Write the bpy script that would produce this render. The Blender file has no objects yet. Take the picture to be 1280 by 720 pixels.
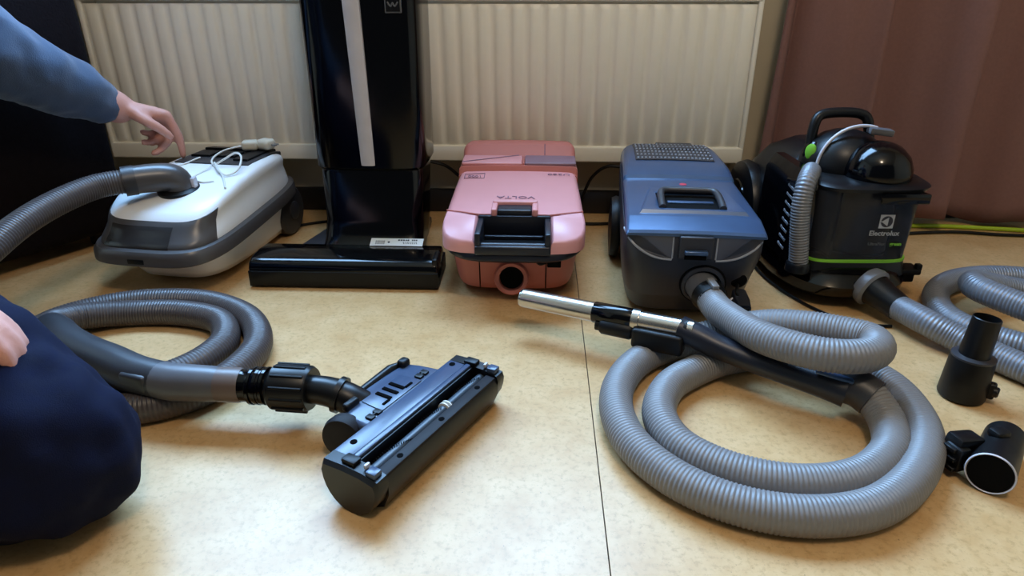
import bpy, bmesh, math, random
from mathutils import Vector, Matrix
from math import sin, cos, pi, radians, sqrt, atan2

random.seed(4)
S = bpy.context.scene
COL = S.collection

# ------------------------------------------------------------------ camera
cam_d = bpy.data.cameras.new('camera')
cam = bpy.data.objects.new('camera', cam_d)
COL.objects.link(cam)
cam.location = (0, 0, .58)
cam.rotation_euler = (radians(90 - 24.8), 0, radians(2.3))
cam_d.sensor_fit = 'HORIZONTAL'
cam_d.sensor_width = 36
cam_d.lens = 850 / 1280 * 36
cam_d.clip_start = .02
S.camera = cam

# ------------------------------------------------------------------ world, light, exposure
W = bpy.data.worlds.new('world')
S.world = W
W.use_nodes = True
W.node_tree.nodes['Background'].inputs[0].default_value = (.70, .84, 1.0, 1)
W.node_tree.nodes['Background'].inputs[1].default_value = .07


def area(name, loc, target, sx, sy, power, color):
    d = bpy.data.lights.new(name, 'AREA')
    d.shape = 'RECTANGLE'
    d.size = sx
    d.size_y = sy
    d.energy = power
    d.color = color
    o = bpy.data.objects.new(name, d)
    COL.objects.link(o)
    o.location = loc
    o.rotation_euler = (Vector(target) - Vector(loc)).to_track_quat('-Z', 'Y').to_euler()
    return o


# daylight through the window above the radiator
area('window_daylight', (-.52, 1.86, 1.45), (-.52, .3, .55), 1.9, 1.1, 176, (.33, .605, 1.0))
# ceiling lamp of the room, behind and above the camera
lamp_d = bpy.data.lights.new('ceiling_lamp_light', 'POINT')
lamp_d.energy = 40
lamp_d.shadow_soft_size = .13
lamp_d.color = (1.0, .81, .62)
lamp = bpy.data.objects.new('ceiling_lamp_light', lamp_d)
COL.objects.link(lamp)
lamp.location = (.25, -.15, 2.15)

S.view_settings.view_transform = 'Standard'
S.view_settings.look = 'None'
S.view_settings.gamma = 1
S.view_settings.exposure = 0.1
S.view_settings.use_curve_mapping = False


# ------------------------------------------------------------------ materials
def lin(c):
    return tuple((x / 255 / 12.92 if x / 255 <= .04045 else ((x / 255 + .055) / 1.055) ** 2.4) for x in c) + (1,)


def mat(name, rgb, rough=.5, metal=0., noise=.12, nscale=30., bump=0., bscale=200., coat=0., spec=.5, sheen=0.,
        transm=0., rgb2=None, stretch=None, ior=None):
    m = bpy.data.materials.new(name)
    m.use_nodes = True
    nt = m.node_tree
    b = nt.nodes['Principled BSDF']
    b.inputs['Roughness'].default_value = rough
    b.inputs['Metallic'].default_value = metal
    b.inputs['Coat Weight'].default_value = coat
    b.inputs['Coat Roughness'].default_value = .08
    b.inputs['Specular IOR Level'].default_value = spec
    b.inputs['Sheen Weight'].default_value = sheen
    b.inputs['Transmission Weight'].default_value = transm
    if ior:
        b.inputs['IOR'].default_value = ior
    tc = nt.nodes.new('ShaderNodeTexCoord')
    mp = nt.nodes.new('ShaderNodeMapping')
    if stretch:
        mp.inputs['Scale'].default_value = stretch
    nt.links.new(tc.outputs['Object'], mp.inputs['Vector'])
    n = nt.nodes.new('ShaderNodeTexNoise')
    n.inputs['Scale'].default_value = nscale
    n.inputs['Detail'].default_value = 4
    nt.links.new(mp.outputs['Vector'], n.inputs['Vector'])
    mx = nt.nodes.new('ShaderNodeMix')
    mx.data_type = 'RGBA'
    c = lin(rgb)
    if rgb2:
        a, d = c, lin(rgb2)
    else:
        a = tuple(v * (1 - noise) for v in c[:3]) + (1,)
        d = tuple(min(1, v * (1 + noise)) for v in c[:3]) + (1,)
    mx.inputs['A'].default_value = a
    mx.inputs['B'].default_value = d
    nt.links.new(n.outputs['Fac'], mx.inputs['Factor'])
    nt.links.new(mx.outputs['Result'], b.inputs['Base Color'])
    mr = nt.nodes.new('ShaderNodeMapRange')
    mr.inputs['To Min'].default_value = max(.02, rough * .85)
    mr.inputs['To Max'].default_value = min(1, rough * 1.15)
    nt.links.new(n.outputs['Fac'], mr.inputs['Value'])
    nt.links.new(mr.outputs['Result'], b.inputs['Roughness'])
    if bump:
        n2 = nt.nodes.new('ShaderNodeTexNoise')
        n2.inputs['Scale'].default_value = bscale
        nt.links.new(mp.outputs['Vector'], n2.inputs['Vector'])
        bp = nt.nodes.new('ShaderNodeBump')
        bp.inputs['Strength'].default_value = bump
        bp.inputs['Distance'].default_value = .002
        nt.links.new(n2.outputs['Fac'], bp.inputs['Height'])
        nt.links.new(bp.outputs['Normal'], b.inputs['Normal'])
    return m


def floor_material():
    m = bpy.data.materials.new('marbled_linoleum')
    m.use_nodes = True
    nt = m.node_tree
    b = nt.nodes['Principled BSDF']
    tc = nt.nodes.new('ShaderNodeTexCoord')

    def noise(scale, detail, rough=.6):
        n = nt.nodes.new('ShaderNodeTexNoise')
        n.inputs['Scale'].default_value = scale
        n.inputs['Detail'].default_value = detail
        n.inputs['Roughness'].default_value = rough
        nt.links.new(tc.outputs['Object'], n.inputs['Vector'])
        return n
    big = noise(14, 6, .7)
    r1 = nt.nodes.new('ShaderNodeValToRGB')
    r1.color_ramp.elements[0].position = .3
    r1.color_ramp.elements[0].color = lin((192, 150, 98))
    r1.color_ramp.elements[1].position = .7
    r1.color_ramp.elements[1].color = lin((212, 176, 128))
    nt.links.new(big.outputs['Fac'], r1.inputs['Fac'])
    mid = noise(120, 5, .7)
    r2 = nt.nodes.new('ShaderNodeValToRGB')
    r2.color_ramp.elements[0].position = .50
    r2.color_ramp.elements[0].color = (0, 0, 0, 1)
    r2.color_ramp.elements[1].position = .72
    r2.color_ramp.elements[1].color = (1, 1, 1, 1)
    nt.links.new(mid.outputs['Fac'], r2.inputs['Fac'])
    m1 = nt.nodes.new('ShaderNodeMix')
    m1.data_type = 'RGBA'
    m1.inputs['B'].default_value = lin((176, 140, 90))
    nt.links.new(r2.outputs['Color'], m1.inputs['Factor'])
    nt.links.new(r1.outputs['Color'], m1.inputs['A'])
    fine = noise(260, 3, .6)
    r3 = nt.nodes.new('ShaderNodeValToRGB')
    r3.color_ramp.elements[0].position = .66
    r3.color_ramp.elements[0].color = (0, 0, 0, 1)
    r3.color_ramp.elements[1].position = .76
    r3.color_ramp.elements[1].color = (.75, .75, .75, 1)
    nt.links.new(fine.outputs['Fac'], r3.inputs['Fac'])
    m2 = nt.nodes.new('ShaderNodeMix')
    m2.data_type = 'RGBA'
    m2.inputs['B'].default_value = lin((112, 86, 54))
    nt.links.new(r3.outputs['Color'], m2.inputs['Factor'])
    nt.links.new(m1.outputs['Result'], m2.inputs['A'])
    nt.links.new(m2.outputs['Result'], b.inputs['Base Color'])
    b.inputs['Roughness'].default_value = .36
    b.inputs['Specular IOR Level'].default_value = .42
    bp = nt.nodes.new('ShaderNodeBump')
    bp.inputs['Strength'].default_value = .08
    bp.inputs['Distance'].default_value = .001
    nt.links.new(mid.outputs['Fac'], bp.inputs['Height'])
    nt.links.new(bp.outputs['Normal'], b.inputs['Normal'])
    return m


M = {
    'floor': floor_material(),
    'subfloor': mat('subfloor_dark', (60, 48, 34), .9),
    'wall': mat('painted_wall', (206, 196, 172), .8, bump=.15, bscale=120, noise=.05),
    'skirting': mat('dark_skirting', (26, 24, 26), .5),
    'radiator': mat('radiator_enamel', (240, 236, 224), .38, noise=.03),
    'curtain': mat('mauve_curtain_cloth', (132, 99, 94), .95, noise=.12, nscale=160, bump=.3, bscale=600, spec=.1),
    'plush': mat('dark_brown_plush', (20, 15, 17), 1., noise=.5, nscale=70, bump=.6, bscale=180, spec=.1),
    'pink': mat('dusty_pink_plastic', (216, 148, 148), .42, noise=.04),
    'pink_shaded': mat('shaded_pink_plastic', (190, 112, 100), .5, noise=.05),  # same pink plastic, shade painted in for faces the daylight misses
    'pink_pedal': mat('mauve_grey_plastic', (132, 102, 112), .45),
    'navy': mat('navy_plastic', (20, 24, 36), .38),
    'black': mat('matte_black_plastic', (9, 9, 11), .45, spec=.3),
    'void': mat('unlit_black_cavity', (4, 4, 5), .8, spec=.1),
    'gloss_black': mat('glossy_black_plastic', (3, 3, 5), .12, spec=.35),
    'satin_black': mat('satin_black_plastic', (9, 10, 13), .35, spec=.35),
    'white': mat('white_plastic', (242, 244, 246), .30, noise=.02),
    'grey': mat('mid_grey_plastic', (88, 88, 92), .36),
    'dark_grey': mat('dark_grey_plastic', (48, 48, 52), .4),
    'window_grey': mat('dim_grey_plastic', (74, 71, 71), .32),
    'pane': mat('smoked_window_plastic', (44, 41, 40), .25),
    'blue_body': mat('slate_grey_plastic', (38, 40, 49), .42),
    'blue_lid': mat('metallic_slate_plastic', (58, 82, 114), .3, metal=.35, coat=.2),
    'panel_gloss': mat('glossy_slate_panel', (66, 66, 74), .25, coat=.4),
    'blue_trim': mat('pale_slate_edge', (150, 154, 164), .35),
    'hose_grey': mat('light_grey_hose', (122, 120, 120), .42, noise=.05),
    'hose_brown': mat('brown_grey_hose', (74, 68, 68), .36, noise=.06),
    'hose_silver': mat('silver_grey_hose', (122, 124, 130), .36, metal=.25),
    'chrome': mat('chrome_steel', (200, 192, 184), .22, metal=1., noise=.05),
    'silver': mat('brushed_silver', (196, 194, 202), .4, metal=.1),
    'green': mat('lime_green_plastic', (130, 200, 60), .4),
    'cable_green': mat('yellow_green_cable', (168, 196, 40), .45),
    'smoke': mat('smoked_clear_plastic', (120, 124, 136), .06, transm=.88, noise=.0, ior=1.25),
    'core': mat('dark_dust_core', (40, 40, 50), .4),
    'print_grey': mat('grey_print', (168, 172, 178), .5),
    'print_dim': mat('dim_grey_print', (92, 94, 98), .5),
    'print_mauve': mat('mauve_print', (128, 92, 110), .5),
    'print_dark': mat('dark_print', (40, 40, 44), .6),
    'sticker': mat('white_sticker', (222, 222, 216), .5),
    'screw': mat('dark_screw_holes', (4, 4, 5), .9, spec=.05),
    'nozzle': mat('daylit_black_plastic', (60, 74, 98), .3),  # black plastic with the blue daylight on its top painted into the colour
    'nozzle_dark': mat('brown_black_plastic', (24, 20, 23), .6, spec=.25),
    'roller': mat('grey_roller', (48, 58, 68), .4),
    'cord_white': mat('white_cord', (222, 222, 216), .45),
    'plug': mat('ivory_plug', (214, 208, 190), .45),
    'skin': mat('skin', (206, 148, 132), .5, noise=.08, nscale=40, bump=.15, bscale=300),
    'sleeve': mat('blue_knit', (52, 70, 96), .9, noise=.2, nscale=60, bump=.4, bscale=500, sheen=.3),
    'jeans': mat('navy_denim', (9, 14, 38), .95, noise=.3, nscale=60, bump=.3, bscale=900, spec=.15),
    'hair': mat('brown_hair', (52, 36, 26), .6, noise=.3, nscale=90, stretch=(1, 1, .1), bump=.6, bscale=120),
    'eye': mat('eye_white', (230, 226, 220), .2),
    'iris': mat('blue_iris', (60, 84, 110), .2),
    'lip': mat('lip', (170, 96, 90), .5),
    'shoe': mat('dark_sock', (30, 30, 34), .9),
    'badge_red': mat('red_badge', (200, 60, 80), .4),
    'brass': mat('steel_pins', (180, 180, 184), .3, metal=1.),
}


# ------------------------------------------------------------------ geometry helpers
def catmull(pts, per=12, closed=False):
    P = [Vector(p) for p in pts]
    out = []
    n = len(P)
    for i in range(n - 1):
        p0 = P[max(i - 1, 0)]
        p1, p2 = P[i], P[i + 1]
        p3 = P[min(i + 2, n - 1)]
        for k in range(per):
            t = k / per
            out.append(.5 * ((2 * p1) + (p2 - p0) * t + (2 * p0 - 5 * p1 + 4 * p2 - p3) * t * t +
                             (3 * p1 - p0 - 3 * p2 + p3) * t ** 3))
    out.append(P[-1])
    return out


def resample(pts, step):
    out = [pts[0].copy()]
    acc = 0.
    for a, b in zip(pts[:-1], pts[1:]):
        L = (b - a).length
        if L < 1e-9:
            continue
        d = step - acc
        while d <= L:
            out.append(a.lerp(b, d / L))
            d += step
        acc = L - (d - step)
    if (out[-1] - pts[-1]).length > step * .3:
        out.append(pts[-1].copy())
    return out


class G:
    def __init__(s):
        s.v = []
        s.f = []

    def rings(s, rings, cap0=True, cap1=True, loop=False):
        base = len(s.v)
        n = len(rings[0])
        for r in rings:
            s.v.extend([tuple(p) for p in r])
        m = len(rings)
        for i in range(m if loop else m - 1):
            j = (i + 1) % m
            for k in range(n):
                l = (k + 1) % n
                s.f.append((base + i * n + k, base + i * n + l, base + j * n + l, base + j * n + k))
        if not loop and cap0:
            s.f.append(tuple(base + k for k in reversed(range(n))))
        if not loop and cap1:
            s.f.append(tuple(base + (m - 1) * n + k for k in range(n)))
        return s

    def grid(s, rows):
        base = len(s.v)
        n = len(rows[0])
        for r in rows:
            s.v.extend([tuple(p) for p in r])
        for i in range(len(rows) - 1):
            for k in range(n - 1):
                a = base + i * n + k
                s.f.append((a, a + 1, a + n + 1, a + n))
        return s

    def tube(s, pts, r, seg=16, cap=True, flat=None):
        """r: number, list per point or function of the index"""
        P = [Vector(p) for p in pts]
        n = len(P)
        T = []
        for i in range(n):
            a, b = P[max(i - 1, 0)], P[min(i + 1, n - 1)]
            T.append((b - a).normalized())
        up = Vector((0, 0, 1)) if abs(T[0].z) < .9 else Vector((1, 0, 0))
        N = (up - T[0] * up.dot(T[0])).normalized()
        rings = []
        for i in range(n):
            if i:
                q = T[i - 1].rotation_difference(T[i])
                N = q @ N
                N = (N - T[i] * N.dot(T[i])).normalized()
            B = T[i].cross(N)
            rr = r(i) if callable(r) else (r[i] if isinstance(r, (list, tuple)) else r)
            fx, fy = flat or (1, 1)
            rings.append([P[i] + N * (cos(2 * pi * k / seg) * rr * fx) + B * (sin(2 * pi * k / seg) * rr * fy)
                          for k in range(seg)])
        return s.rings(rings, cap, cap)

    def lathe(s, prof, origin, axis, seg=32, cap=True):
        """prof: list of (radius, height along the axis)"""
        o = Vector(origin)
        a = Vector(axis).normalized()
        q = Vector((0, 0, 1)).rotation_difference(a)
        rings = [[o + q @ Vector((cos(2 * pi * k / seg) * r, sin(2 * pi * k / seg) * r, h)) for k in range(seg)]
                 for r, h in prof]
        return s.rings(rings, cap, cap)

    def add_bm(s, bm, mtx=None):
        base = len(s.v)
        bm.verts.index_update()
        for v in bm.verts:
            s.v.append(tuple(mtx @ v.co if mtx else v.co))
        for f in bm.faces:
            s.f.append(tuple(base + v.index for v in f.verts))
        bm.free()
        return s

    def box(s, c, size, bevel=0., seg=2, rot=None):
        bm = bmesh.new()
        bmesh.ops.create_cube(bm, size=1)
        for v in bm.verts:
            v.co = Vector((v.co.x * size[0], v.co.y * size[1], v.co.z * size[2]))
        if bevel:
            bmesh.ops.bevel(bm, geom=bm.edges[:], offset=min(bevel, min(size) * .49), segments=seg, affect='EDGES',
                            profile=.5)
        m = Matrix.Translation(Vector(c))
        if rot:
            from mathutils import Euler
            m = m @ Euler(rot).to_matrix().to_4x4()
        return s.add_bm(bm, m)

    def prism(s, outline, z0, z1, bevel=0., seg=2, mtx=None):
        bm = bmesh.new()
        vs = [bm.verts.new((x, y, z0)) for x, y in outline]
        f = bm.faces.new(vs)
        r = bmesh.ops.extrude_face_region(bm, geom=[f])
        for e in r['geom']:
            if isinstance(e, bmesh.types.BMVert):
                e.co.z = z1
        bmesh.ops.recalc_face_normals(bm, faces=bm.faces[:])
        if bevel:
            es = [e for e in bm.edges if len(e.link_faces) == 2 and e.calc_face_angle(0) > .6]
            bmesh.ops.bevel(bm, geom=es, offset=bevel, segments=seg, affect='EDGES', profile=.5)
        return s.add_bm(bm, mtx)

    def ball(s, c, r, seg=20, ring=12):
        rings = []
        rx, ry, rz = r if isinstance(r, (tuple, list)) else (r, r, r)
        for i in range(1, ring):
            t = pi * i / ring
            rings.append([(c[0] + rx * sin(t) * cos(2 * pi * k / seg), c[1] + ry * sin(t) * sin(2 * pi * k / seg),
                           c[2] - rz * cos(t)) for k in range(seg)])
        return s.rings(rings)


def sring(hw, y0, y1, n=5, z=0., taper=0., N=72, xc=0.):
    """closed superellipse outline; z may be a function of (x, y)"""
    out = []
    yc, hl = (y0 + y1) / 2, (y1 - y0) / 2
    for k in range(N):
        t = 2 * pi * k / N - pi / 2
        # even spread of points around the rounded corners
        c, s_ = cos(t), sin(t)
        rr = (abs(c) ** n + abs(s_) ** n) ** (-1 / n)
        x, y = c * rr, s_ * rr
        yy = yc + hl * y
        xx = xc + hw * x * (1 - taper * (y + 1) / 2)
        out.append((xx, yy, z(xx, yy) if callable(z) else z))
    return out


def lerp_tab(tab, y):
    if y <= tab[0][0]:
        return tab[0][1]
    for (a, va), (b, vb) in zip(tab[:-1], tab[1:]):
        if y <= b:
            return va + (vb - va) * (y - a) / (b - a)
    return tab[-1][1]


def yloft(stations, k=4, m=10):
    """stations (y, half width, z bottom, z top, shoulder radius, crown[, xc])"""
    rings = []
    for st in stations:
        y, hw, zb, zt, r, cr = st[:6]
        xc = st[6] if len(st) > 6 else 0
        r = min(r, (zt - zb) * .95, hw * .95)
        sec = [(-hw, zb), (-hw, zt - r)]
        for i in range(1, k + 1):
            a = pi / 2 * i / k
            sec.append((-hw + r - r * cos(a), zt - r + r * sin(a)))
        for i in range(1, m):
            u = i / m
            x = -hw + r + (2 * hw - 2 * r) * u
            sec.append((x, zt + cr * (1 - (2 * u - 1) ** 2)))
        for i in range(0, k + 1):
            a = pi / 2 * i / k
            sec.append((hw - r + r * sin(a), zt - r + r * cos(a)))
        sec.append((hw, zb))
        rings.append([(xc + x, y, z) for x, z in sec])
    return rings


def obj(name, g, material, parent=None, smooth=True, angle=38, loc=None):
    me = bpy.data.meshes.new(name)
    me.from_pydata(g.v, [], g.f)
    me.validate()
    bm = bmesh.new()
    bm.from_mesh(me)
    bmesh.ops.recalc_face_normals(bm, faces=bm.faces[:])
    bm.to_mesh(me)
    bm.free()
    me.materials.append(M[material] if isinstance(material, str) else material)
    if smooth:
        for p in me.polygons:
            p.use_smooth = True
        me.set_sharp_from_angle(angle=radians(angle))
    o = bpy.data.objects.new(name, me)
    COL.objects.link(o)
    if parent:
        o.parent = parent
    if loc:
        o.location = loc
    return o


def tag(o, label=None, cat=None, group=None, kind=None):
    if label:
        o['label'] = label
    if cat:
        o['category'] = cat
    if group:
        o['group'] = group
    if kind:
        o['kind'] = kind
    return o


def thing(name, label, cat, loc=(0, 0, 0), rz=0., group=None):
    o = bpy.data.objects.new(name, None)
    o.empty_display_size = .05
    COL.objects.link(o)
    o.location = loc
    o.rotation_euler = (0, 0, rz)
    return tag(o, label, cat, group)


def text(name, s, size, material, parent, loc, rot, extrude=.0003, label=None, align='CENTER', shear=0., bold=0., sx=1.):
    c = bpy.data.curves.new(name, 'FONT')
    c.body = s
    c.size = size
    c.extrude = extrude
    c.align_x = align
    c.align_y = 'CENTER'
    c.shear = shear
    c.offset = bold
    c.resolution_u = 2
    tmp = bpy.data.objects.new(name + '_curve', c)
    COL.objects.link(tmp)
    dg = bpy.context.evaluated_depsgraph_get()
    me = bpy.data.meshes.new_from_object(tmp.evaluated_get(dg))
    bpy.data.objects.remove(tmp)
    me.materials.clear()
    me.materials.append(M[material])
    o = bpy.data.objects.new(name, me)
    COL.objects.link(o)
    o.parent = parent
    o.location = loc
    o.rotation_euler = rot
    o.scale = (sx, 1, 1)
    if label:
        o['label'] = label
    return o


def hose(name, pts, r, pitch, depth, material, parent, seg=20, smooth_ends=0.0):
    P = resample(catmull(pts, 14), pitch / 5)
    prof = [0, -depth * .35, -depth, -depth * .75, -depth * .1]
    n = len(P)
    return obj(name, G().tube(P, lambda i: r + prof[i % 5], seg), material, parent, angle=70)


# ------------------------------------------------------------------ setting
fl = tag(obj('floor', G().box((0, .3, -.03), (4.4, 3.1, .052)), 'subfloor', smooth=False), kind='structure')
SEAM = .0835
obj('linoleum_sheet', G().box(((-2.2 + SEAM - .0008) / 2, .3, -.002), (2.2 + SEAM - .0008, 3.1, .004)), 'floor', fl,
    smooth=False)
obj('linoleum_sheet', G().box(((2.2 + SEAM + .0008) / 2, .3, -.002), (2.2 - SEAM - .0008, 3.1, .004)), 'floor', fl,
    smooth=False)

YW = 1.75
g = G()
g.box((0, YW + .06, .42), (4.4, .12, .84))                   # below the window sill
g.box((0, YW + .06, 2.275), (4.4, .12, .45))                 # above the window
g.box((-1.875, YW + .06, 1.445), (.65, .12, 1.21))
g.box((1.375, YW + .06, 1.445), (1.65, .12, 1.21))
tag(obj('wall_back', g, 'wall', smooth=False), kind='structure')
tag(obj('wall_left', G().box((-2.26, .3, 1.25), (.12, 3.1, 2.5)), 'wall', smooth=False), kind='structure')
tag(obj('wall_right', G().box((2.26, .3, 1.25), (.12, 3.1, 2.5)), 'wall', smooth=False), kind='structure')
tag(obj('ceiling', G().box((0, .3, 2.55), (4.64, 3.1, .1)), 'wall', smooth=False), kind='structure')
tag(obj('baseboard_back', G().box((0, YW - .008, .031), (4.4, .016, .062), .004), 'skirting'), kind='structure')
# window frame over the radiator (above the picture)
g = G()
for z in (.865, 2.025):
    g.box((-.5, YW + .03, z), (2.1, .05, .05), .006)
for x in (-1.525, -.5, .525):
    g.box((x, YW + .03, 1.445), (.05, .05, 1.21), .006)
wf = tag(obj('window_1', g, 'white'), kind='structure')
obj('window_sill', G().box((-.5, YW - .05, .835), (2.2, .18, .025), .006), 'white', wf)

# ------------------------------------------------------------------ radiator
RX0, RX1, RYF = -1.078, .496, 1.662
rad = thing('panel_radiator', 'cream ribbed panel radiator on the back wall behind the vacuum cleaners', 'radiator',
            ((RX0 + RX1) / 2, RYF, 0))
hw = (RX1 - RX0) / 2
ZB, ZG0, ZG1, ZT = .157, .196, .518, .575
NR = 39
pitch = 2 * (hw - .012) / NR
xs = []
for i in range(NR):
    x0 = -hw + .012 + i * pitch
    for u, d in ((.0, .0055), (.10, .0055), (.17, .003), (.26, .0006), (.42, 0.), (.58, 0.), (.74, .0006), (.83, .003), (.90, .0055)):
        xs.append((x0 + u * pitch, d))
xs.append((hw - .012, .0055))
rows = []
for z, w in ((ZG0, 0), (ZG0 + .004, .3), (ZG0 + .012, 1), (ZG1 - .012, 1), (ZG1 - .004, .3), (ZG1, 0)):
    rows.append([(x, .0055 * (1 - w) * 0 + d * w + (1 - w) * .0062, z) for x, d in xs])
obj('ribbed_panel', G().grid(rows), 'radiator', rad, angle=60)
obj('bottom_rail', G().box((0, .006, (ZB + ZG0) / 2), (2 * hw, .014, ZG0 - ZB), .004, 3), 'radiator', rad)
obj('top_rail', G().box((0, .005, (ZG1 + ZT) / 2 + .003), (2 * hw, .014, ZT - ZG1 - .006), .004, 3), 'radiator', rad)
for s in (-1, 1):
    obj('side_panel', G().box((s * (hw - .005), .038, (ZB + ZT) / 2), (.012, .076, ZT - ZB), .004, 3), 'radiator', rad)
obj('back_panel', G().box((0, .062, (ZB + ZT) / 2), (2 * hw - .03, .012, ZT - ZB - .02), .003), 'radiator', rad)
g = G()
for i in range(60):
    g.box((-hw + .02 + i * (2 * hw - .04) / 59, .036, ZT - .006), (.006, .056, .008))
tag(obj('top_grille', g, 'radiator', rad, smooth=False), kind='stuff')
for x in (-.55, .55):
    obj('wall_bracket', G().box((x, .078, .42), (.03, .02, .28), .003), 'radiator', rad)

# ------------------------------------------------------------------ curtain at the right
def curtain():
    g = G()
    NX, NZ = 260, 26
    rows = []
    for j in range(NZ + 1):
        v = j / NZ
        row = []
        for i in range(NX + 1):
            u = i / NX
            x = .555 + u * 1.25
            x += (1 - v) * (-.03) * (1 - u) + .006 * sin(9 * u + 3 * v)
            ph = u * 1.25
            d = .034 * sin(ph * 20.5 + 2.4 + .25 * v) + .014 * sin(ph * 37 + 1.2 + .8 * v) + .006 * sin(ph * 71 + 2 * v)
            fr = ((ph - .447 + .012 * sin(3 * v)) / .215) % 1
            if fr < .13:
                q = fr / .13
                off = 1 - q * q * (3 - 2 * q)
            else:
                q = (fr - .13) / .87
                off = q ** 1.4
            y = 1.690 + d * .45 - .062 * off
            hem = .014 + .010 * sin(ph * 17 + 1) + .006 * sin(ph * 31)
            z = hem + .012 + v * 1.1
            row.append((x, y, z))
        rows.append(row)
    g.grid(rows)
    o = obj('curtain', g, 'curtain', angle=180)
    m = o.modifiers.new('thickness', 'SOLIDIFY')
    m.thickness = .004
    return tag(o, 'mauve brown floor length curtain in soft folds right of the radiator', 'curtain')


curtain()

tag(obj('yellow_green_cable', G().tube(catmull([(.70, 1.63, .012), (.85, 1.645, .008), (.99, 1.655, .006), (1.09, 1.645, .006), (1.20, 1.63, .006), (1.40, 1.60, .006)], 10), .0055, 10),
        'cable_green'), 'yellow green cable running along the floor under the curtain', 'cable')
tag(obj('black_mains_cable', G().tube(catmull([(.90, 1.60, .005), (1.02, 1.615, .005), (1.12, 1.60, .005), (1.25, 1.59, .005), (1.4, 1.57, .005)], 10), .004, 10),
        'black'), 'black cable lying beside the yellow green cable below the curtain', 'cable')

# ------------------------------------------------------------------ dark armchair at the left edge
ax, ay = -.962, 1.5
dv = Vector((-.12, -.21, 0)).normalized()
nrm = Vector((dv.y, -dv.x, 0))     # points away from the picture (left)
if nrm.x > 0:
    nrm = -nrm
ch = thing('armchair', 'dark brown plush armchair half out of sight at the left edge', 'armchair', (ax, ay, 0),
           atan2(dv.y, dv.x))
# local x runs along the visible side towards the camera, local y = away from picture or towards it
sg = 1 if Vector((-dv.y, dv.x, 0)).dot(nrm) > 0 else -1


def abox(name, x0, x1, y0, y1, z0, z1, bev=.025):
    obj(name, G().box(((x0 + x1) / 2, sg * (y0 + y1) / 2, (z0 + z1) / 2), (x1 - x0, y1 - y0, z1 - z0), bev, 4), 'plush', ch)


abox('base', .02, .40, .03, .45, .05, .22)
abox('armrest', .0, .42, .0, .09, .03, .56, .03)
abox('armrest', .0, .42, .39, .48, .03, .56, .03)
abox('seat', .10, .425, .095, .385, .22, .40, .04)
abox('backrest', .0, .12, .005, .475, .28, .92, .04)
for x in (.06, .36):
    for y in (.06, .42):
        obj('leg', G().lathe([(.016, 0), (.02, .05)], (x, sg * y, 0), (0, 0, 1), 12), 'black', ch)

# ------------------------------------------------------------------ white vacuum cleaner
wv = thing('white_vacuum_cleaner', 'white canister vacuum cleaner with grey bumper and white cord on top', 'vacuum cleaner', (-.757, 1.165, 0), radians(-7))
HT = [(.0, .135), (.03, .140), (.07, .158), (.13, .178), (.2, .190), (.3, .198), (.4, .197), (.44, .19), (.47, .175)]


def wS(th_xy, t):
    pass


def w_level(t, N=96, off=0.):
    """white lid outline at level t (0 at the bumper, 1 at the top edge)"""
    lv = [(0., .128, .018, .468, 4.5), (.15, .128, .018, .468, 4.5), (.6, .120, .040, .462, 4.5), (.82, .121, .054, .458, 5.),
          (.94, .118, .062, .455, 4.8), (1., .111, .074, .448, 4.6)]
    for a, b in zip(lv[:-1], lv[1:]):
        if t <= b[0]:
            u = (t - a[0]) / (b[0] - a[0])
            p = [a[i] + (b[i] - a[i]) * u for i in range(5)]
            break
    else:
        p = lv[-1]
    return sring(p[1] + off, p[2] - off, p[3] + off, p[4], lambda x, y: .100 + .05 * y + (t) * (lerp_tab(HT, y) - .100 - .05 * y), .12, N)


rings = [w_level(t) for t in (0, .15, .3, .45, .6, .72, .82, .88, .94, .975, 1.)]
for s_ in (.85, .7, .5, .3, .1):
    rings.append([(x * s_, .262 + (y - .262) * s_, lerp_tab(HT, .262 + (y - .262) * s_) + .002) for x, y, z in rings[10]])
lid = obj('upper_shell', G().rings(rings), 'white', wv, angle=50)
# lower tub
rings = [sring(.085, .10, .43, 4, .012), sring(.100, .085, .45, 4, .016), sring(.108, .075, .455, 4, .03),
         sring(.118, .045, .462, 4.5, lambda x, y: .082 + .05 * y)]
obj('lower_shell', G().rings(rings), 'white', wv, angle=50)
# bumper strip
def bump(h0, h1, hwb, yf):
    return sring(hwb, yf, .482, 4.2, lambda x, y: h0 + .055 * y, .11, 96)
rings = [bump(.074, 0, .122, .03), bump(.071, 0, .138, .003), bump(.075, 0, .143, -.003), bump(.092, 0, .1425, -.002),
         bump(.100, 0, .138, .004), bump(.104, 0, .122, .03)]
obj('bumper', G().rings(rings), 'window_grey', wv, angle=40)
obj('bumper_slot', G().box((-.005, -.0005, .083), (.034, .006, .010), .001), 'black', wv)
# grey front window, following the nose of the lid
def patch(k0, k1, t0, t1, off, N=96, nt=6):
    rows = []
    for j in range(nt + 1):
        t = t0 + (t1 - t0) * j / nt
        ring = w_level(t, N, off)
        rows.append([ring[k % N] for k in range(k0, k1 + 1)])
    return rows


def solid_patch(k0, k1, t0, t1, off):
    g = G()
    a = patch(k0, k1, t0, t1, off)
    b = patch(k0, k1, t0, t1, -.004)
    nt, nk = len(a), len(a[0])
    loops = []
    for rows in (a, b):
        g.grid(rows)
    base = nt * nk
    idx = [(0, k) for k in range(nk)] + [(j, nk - 1) for j in range(1, nt)] + [(nt - 1, k) for k in range(nk - 2, -1, -1)] + \
          [(j, 0) for j in range(nt - 2, 0, -1)]
    for (j, k), (j2, k2) in zip(idx, idx[1:] + idx[:1]):
        g.f.append((j * nk + k, j2 * nk + k2, base + j2 * nk + k2, base + j * nk + k))
    return g


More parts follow.
